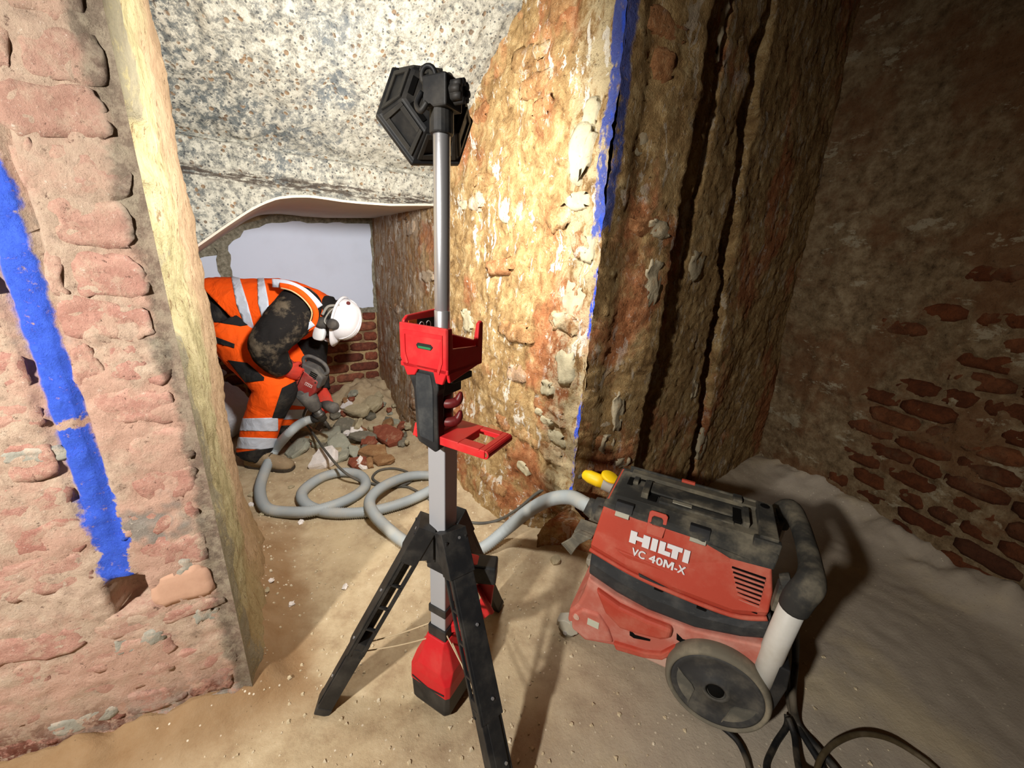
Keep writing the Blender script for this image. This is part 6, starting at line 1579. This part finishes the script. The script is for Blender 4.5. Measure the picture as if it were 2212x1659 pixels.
    for v in bm.verts:
        a, f, r = v.co.z, v.co.x, v.co.y
        A = a*0.125; F_ = f*0.105; R_ = r*0.082
        if a < 0: R_ *= 1 + 0.25*a; F_ *= 1 + (0.10*a if f > 0 else 0.35*a)
        if f > 0.5: F_ -= 0.010*(f - 0.5)
        nose = math.exp(-((A + 0.022)/0.022)**2 - (R_/0.014)**2) if f > 0 else 0; F_ += 0.026*nose
        eye = math.exp(-((A - 0.008)/0.013)**2 - ((abs(R_) - 0.032)/0.014)**2) if f > 0.3 else 0; F_ -= 0.012*eye
        lip = math.exp(-((A + 0.062)/0.008)**2 - (R_/0.024)**2) if f > 0 else 0; F_ += 0.006*lip
        chin = math.exp(-((A + 0.098)/0.016)**2 - (R_/0.026)**2) if f > 0 else 0; F_ += 0.012*chin
        v.co = HP(A, F_, R_)
    me = bpy.data.meshes.new('head'); bm.to_mesh(me); bm.free(); hd = link('head', me, M_SKIN, man, True)
    for r in (-0.032, 0.032):
        e = MB(); e.lathe([(0.0001, -0.010), (0.008, -0.006), (0.0105, 0), (0.008, 0.006), (0.0001, 0.010)], 12, Matrix.Translation(HP(0.008, 0.083, r))); e.build('eye', M_FILT, hd, True)
    er = MB(); er.rings([[HP(-0.005 + k1*0.032*math.sin(a), -0.01 + k1*0.018*math.cos(a), 0.078 + h) for a in np.linspace(0, 2*math.pi, 14, endpoint=False)] for k1, h in ((1, 0), (1, 0.012), (0.6, 0.010))]); er.build('ear', M_SKIN, hd, True)
    # black hood over neck and jaw
    sn = MB(); sn.tube([at(694, 668, 2.73), at(706, 668, 2.73), HP(-0.065, -0.015, 0), HP(-0.02, -0.020, 0), HP(0.03, -0.012, 0)], [0.105, 0.100, 0.098, 0.103, 0.100], 22); sn.build('hood', M_SLEEVE, man, True)
    # helmet
    hm = MB(); rows = []
    for ph in np.linspace(0, math.pi/2*0.985, 13):
        k = math.cos(ph); h = math.sin(ph); row = []
        for i in range(40):
            t = 2*math.pi*i/40; lf_ = 0.152 if math.cos(t) > 0 else 0.145
            rid = 0.006*math.exp(-(math.sin(t)/0.22)**2)*(h > 0.05)
            row.append(HP(0.030 + (0.135 + rid)*h, lf_*math.cos(t)*k**0.8, 0.118*math.sin(t)*k**0.8))
        rows.append(row)
    hm.rings(rows); ho = hm.build('helmet', M_HELM, man, True)
    br = MB(); rowsb = []
    for rr2, hh in ((1.0, 0.030), (1.06, 0.022), (1.07, 0.026), (1.0, 0.040)):
        rowsb.append([HP(hh - (0.012*max(0, math.cos(t))**2 if rr2 > 1 else 0), (0.150 + (0.045*max(0, math.cos(t))**3 if rr2 > 1 else 0))*rr2*math.cos(t), 0.120*rr2*math.sin(t)) for t in np.linspace(0, 2*math.pi, 40, endpoint=False)])
    br.rings(rowsb, False, True); br.build('helmet_brim', M_HELM, ho, True)
    for rr3 in (0.035, -0.035):
        rg = MB(); rg.tube([HP(0.030 + 0.138*math.sin(p_), 0.148*math.cos(p_), rr3*(0.4 + 0.6*math.cos(p_)) + 0.0) for p_ in np.linspace(0.25, 2.9, 16)], 0.0045, 6); rg.build('helmet_ridge', M_HELM, ho, True)
    st = MB(); st.rings([[HP(0.090 + 0.012*math.sin(a), -0.112 + 0.012*math.cos(a), 0.058 + h) for a in np.linspace(0, 2*math.pi, 12, endpoint=False)] for h in (0.006, 0.018)]); st.build('helmet_sticker', flat('dark_red_sticker', (110, 50, 48), 0.6), ho)
    pk = MB(); c0 = HP(0.045, 0.055, 0.112); pk.tube([c0 - rt*0.02, c0 + rt*0.028, c0 + rt*0.034], [0.036, 0.036, 0.028], 18); pk.build('helmet_mount', M_RUBG, ho, True)
    # ear defender cup, half mask and its white filters, straps
    mk = MB(); mk.rings([[HP(-0.050 + k1*0.052*math.sin(a), 0.062 + k1*0.040*math.cos(a), h) for a in np.linspace(0, 2*math.pi, 20, endpoint=False)] for k1, h in ((0.9, 0.070), (1.0, 0.085), (1.0, 0.100), (0.85, 0.112), (0.5, 0.118))]); mko = mk.build('mask_cover', M_RUBG, man, True)
    ms = MB(); ms.tube([HP(-0.045, 0.070, 0), HP(-0.048, 0.115, 0), HP(-0.050, 0.142, 0)], [0.062, 0.052, 0.034], 18); mso = ms.build('respirator', M_RUBG, man, True)
    for s_ in (1, -1):
        f = MB(); c0 = HP(-0.060, 0.140, 0.070*s_)
        f.rings([[c0 + cr*(k1*0.040*math.copysign(abs(math.sin(a))**0.6, math.sin(a))) + fc_*(k1*0.048*math.copysign(abs(math.cos(a))**0.6, math.cos(a))) + rt*h*s_ for a in np.linspace(0, 2*math.pi, 24, endpoint=False)] for k1, h in ((0.95, -0.014), (1.0, -0.010), (1.0, 0.012), (0.92, 0.018))]); fo_ = f.build('filter', M_FILT, mso, True)
        g = MB(); g.tube([c0 - rt*0.05*s_, c0 - rt*0.01*s_], 0.022, 12); g.build('filter_port', M_RUBG, mso, True)
    sg = MB(); sg.tube(smooth_path([HP(0.035, -0.075, 0.100), HP(0.0, -0.02, 0.118), HP(-0.015, 0.05, 0.124), HP(0.030, 0.075, 0.122)], 6), 0.006, 6); sg.build('mask_strap', M_GREYP, mso, True)
    sg = MB(); sg.tube(smooth_path([HP(0.045, -0.08, 0.09), HP(-0.02, -0.055, 0.112), HP(-0.045, 0.01, 0.115)], 6), 0.010, 6); sg.build('mask_strap', M_GREYP, mso, True)
    # ---- gloves
    def glove(wrist, palm_end, up_dir, curl_dir, name, size=1.0, thumb_side=1):
        """palm with four separate curled fingers of unequal length and a thumb from the side of the palm"""
        ax_ = (palm_end - wrist).normalized(); nrm = (curl_dir - ax_*curl_dir.dot(ax_)).normalized(); sd_ = ax_.cross(nrm).normalized()*thumb_side
        L = 0.105*size; tubes = []
        pr = [wrist - ax_*0.03, wrist + ax_*0.02, wrist + ax_*L*0.6, wrist + ax_*L]
        tubes.append((pr, [(0.036*size, 0.036*size), (0.040*size, 0.032*size), (0.048*size, 0.026*size), (0.046*size, 0.022*size)], 18, nrm))
        fing = []
        for i, (o, l) in enumerate(((-0.034, 0.070), (-0.012, 0.088), (0.011, 0.094), (0.033, 0.084))):
            b = wrist + ax_*L*0.94 + sd_*o*size; l *= size
            p1 = b + ax_*l*0.40 + nrm*l*0.12; p2 = p1 + ax_*l*0.15 + nrm*l*0.34; p3 = p2 - ax_*l*0.20 + nrm*l*0.24
            fing.append(([b - ax_*0.02, b, p1, p2, p3], [0.012*size, 0.0125*size, 0.0115*size, 0.011*size, 0.009*size], 10))
        t0 = wrist + ax_*L*0.35 + sd_*0.040*size; t1 = t0 + ax_*0.035*size + sd_*0.022*size + nrm*0.018*size; t2 = t1 + ax_*0.028*size + nrm*0.026*size - sd_*0.006*size
        fing.append(([t0 - sd_*0.02*size, t0, t1, t2], [0.016*size, 0.0155*size, 0.0135*size, 0.011*size], 10))
        me = remesh_union(name, tubes + fing, 0.0055, 2)
        return link(name, me, M_GLOVE, man, True)
    glove(at(612, 798, 2.405), at(640, 806, 2.47), None, Vector((0.25, 0.9, -0.35)), 'glove', 1.05, 1)
    glove(at(694, 843, 2.70), at(703, 868, 2.635), None, Vector((0.30, 0.35, -0.85)), 'glove', 1.12, -1)
person()

# ================================================================== breaker
M_TRED = plastic('worn_red_tool', (150, 50, 46), 0.45, (168, 110, 98), 0.5, 12, 0.3, 0.12, 0.25)
M_TGREY = plastic('worn_grey_tool', (84, 82, 80), 0.5, (140, 132, 118), 0.6, 12, 0.3, 0.1, 0.2)
M_TSTEEL = flat('dull_tool_steel', (98, 94, 88), 0.5, 0.4, 0.6, 0.2, 40)
def breaker():
    Y0 = 2.55; O = at(656, 822, Y0)
    # local frame: x along the motor housing (down to the nose), z up-right across it, y away from us
    e1 = (at(642, 858, Y0) - at(676, 784, Y0)).normalized(); v = VIEW(O); e3 = (at(700, 806, Y0) - at(646, 786, Y0)); e3 = (e3 - e1*e3.dot(e1)).normalized(); e2 = e3.cross(e1).normalized()
    if e2.dot(v) < 0: e2 = -e2
    M = Matrix((e1, e2, e3)).transposed().to_4x4(); M.translation = O
    T = wthing('demolition_hammer', 'worn red and grey electric breaker held low in the worker\'s gloved hands', 'power tool', tuple(O))
    b = MB(); b.prism([(-0.075, -0.125), (-0.10, -0.02), (-0.075, 0.11), (0.02, 0.115), (0.105, 0.085), (0.118, 0.0), (0.095, -0.10), (0.02, -0.13)], -0.055, 0.055, 'y', M); body = b.build('motor_housing', M_TRED, T, bevel=0.014, seg=3)
    g = MB(); g.prism([(-0.135, -0.045), (-0.145, 0.05), (-0.110, 0.125), (-0.02, 0.128), (-0.035, 0.03), (-0.075, -0.02)], -0.050, 0.050, 'y', M); gh = g.build('rear_cover', M_TGREY, T, bevel=0.012, seg=3)
    for k in range(5):
        s = MB(); s.box(-0.118 + k*0.013, -0.111 + k*0.013, -0.0525, -0.045, 0.035, 0.085, M); s.build('cooling_slot', M_DARK, gh)
    s = MB(); s.box(-0.088, 0.112, -0.0565, -0.05, -0.008, -0.003, M); s.build('housing_seam', M_DARK, body)
    k = MB(); q = M @ Vector((0.075, -0.058, 0.040)); k.cyl(q, q - e2*0.012, 0.030, 0.028, 20); k.cyl(q - e2*0.011, q - e2*0.014, 0.016, None, 14); k.build('selector_knob', M_TGREY, body)
    lb = MB(); lb.prism([(-0.030, 0.035), (-0.030, 0.085), (-0.008, 0.085), (-0.008, 0.035)], -0.0575, -0.05, 'y', M); lb.build('maker_label', flat('pale_label', (206, 190, 184), 0.7), body)
    # worn, unreadable strokes on the label
    for j in range(4):
        sx = MB(); sx.box(-0.027, -0.011, -0.0582, -0.057, 0.039 + j*0.0115, 0.0455 + j*0.0115, M); sx.build('label_stroke', M_TRED, body)
    for x, z in ((-0.062, 0.095), (-0.060, -0.09), (0.075, -0.085), (0.09, 0.07)):
        sc = MB(); p = M @ Vector((x, -0.056, z)); sc.cyl(p, p - e2*0.004, 0.006, None, 10); sc.build('housing_screw', M_TSTEEL, body)
    h = MB(); h.tube([M @ Vector(p) for p in smooth_path([(-0.115, 0.0, 0.105), (-0.150, 0.0, 0.120), (-0.185, 0.0, 0.085), (-0.195, 0, 0.03), (-0.185, 0, -0.035), (-0.150, 0, -0.06), (-0.115, 0, -0.04)], 5)], 0.0125, 12); h.build('loop_handle', M_TGREY, T, True)
    r = MB(); r.tube([M @ Vector(p) for p in smooth_path([(-0.07, 0, -0.11), (-0.075, 0, -0.165), (-0.02, 0, -0.19), (0.05, 0, -0.17), (0.06, 0, -0.11)], 5)], 0.020, 14); r.build('rear_grip', M_TRED, T, True)
    n0 = at(671, 866, 2.56); n1 = at(700, 908, 2.62)
    n = MB(); n.tube([n0 - (n1 - n0)*0.5, n0, n0.lerp(n1, 0.35), n0.lerp(n1, 0.42)], [0.065, 0.058, 0.044, 0.036], 20); no = n.build('gear_nose', M_TGREY, T, True)
    c = MB(); c.tube([n0.lerp(n1, 0.42), n0.lerp(n1, 0.95)], [0.032, 0.030], 18); c.tube([n0.lerp(n1, 0.6), n0.lerp(n1, 0.72)], [0.038, 0.038], 18); c.build('tool_chuck', M_TSTEEL, T, True)
    ch = MB(); tip = n0 + (n1 - n0)*1.45; ch.tube([n0.lerp(n1, 0.9), tip], [0.014, 0.012], 10); ch.build('chisel', M_TSTEEL, T, True)
    sh = MB(); a = at(690, 868, 2.66); bb = at(722, 882, 2.58); sh.tube([n0.lerp(n1, 0.3), a.lerp(bb, 0.35)], [0.022, 0.022], 14); sh.tube([a.lerp(bb, 0.2), bb, bb + (bb - a)*0.12], [0.032, 0.042, 0.030], 18); sh.build('side_handle', M_TGREY, T, True)
    d = MB(); d.tube([TOOL_HOSE + (TOOL_HOSE - path[3]).normalized()*0.03, n0.lerp(n1, 0.55)], [0.036, 0.042], 16); d.build('dust_port', M_BLK, T, True)
breaker()
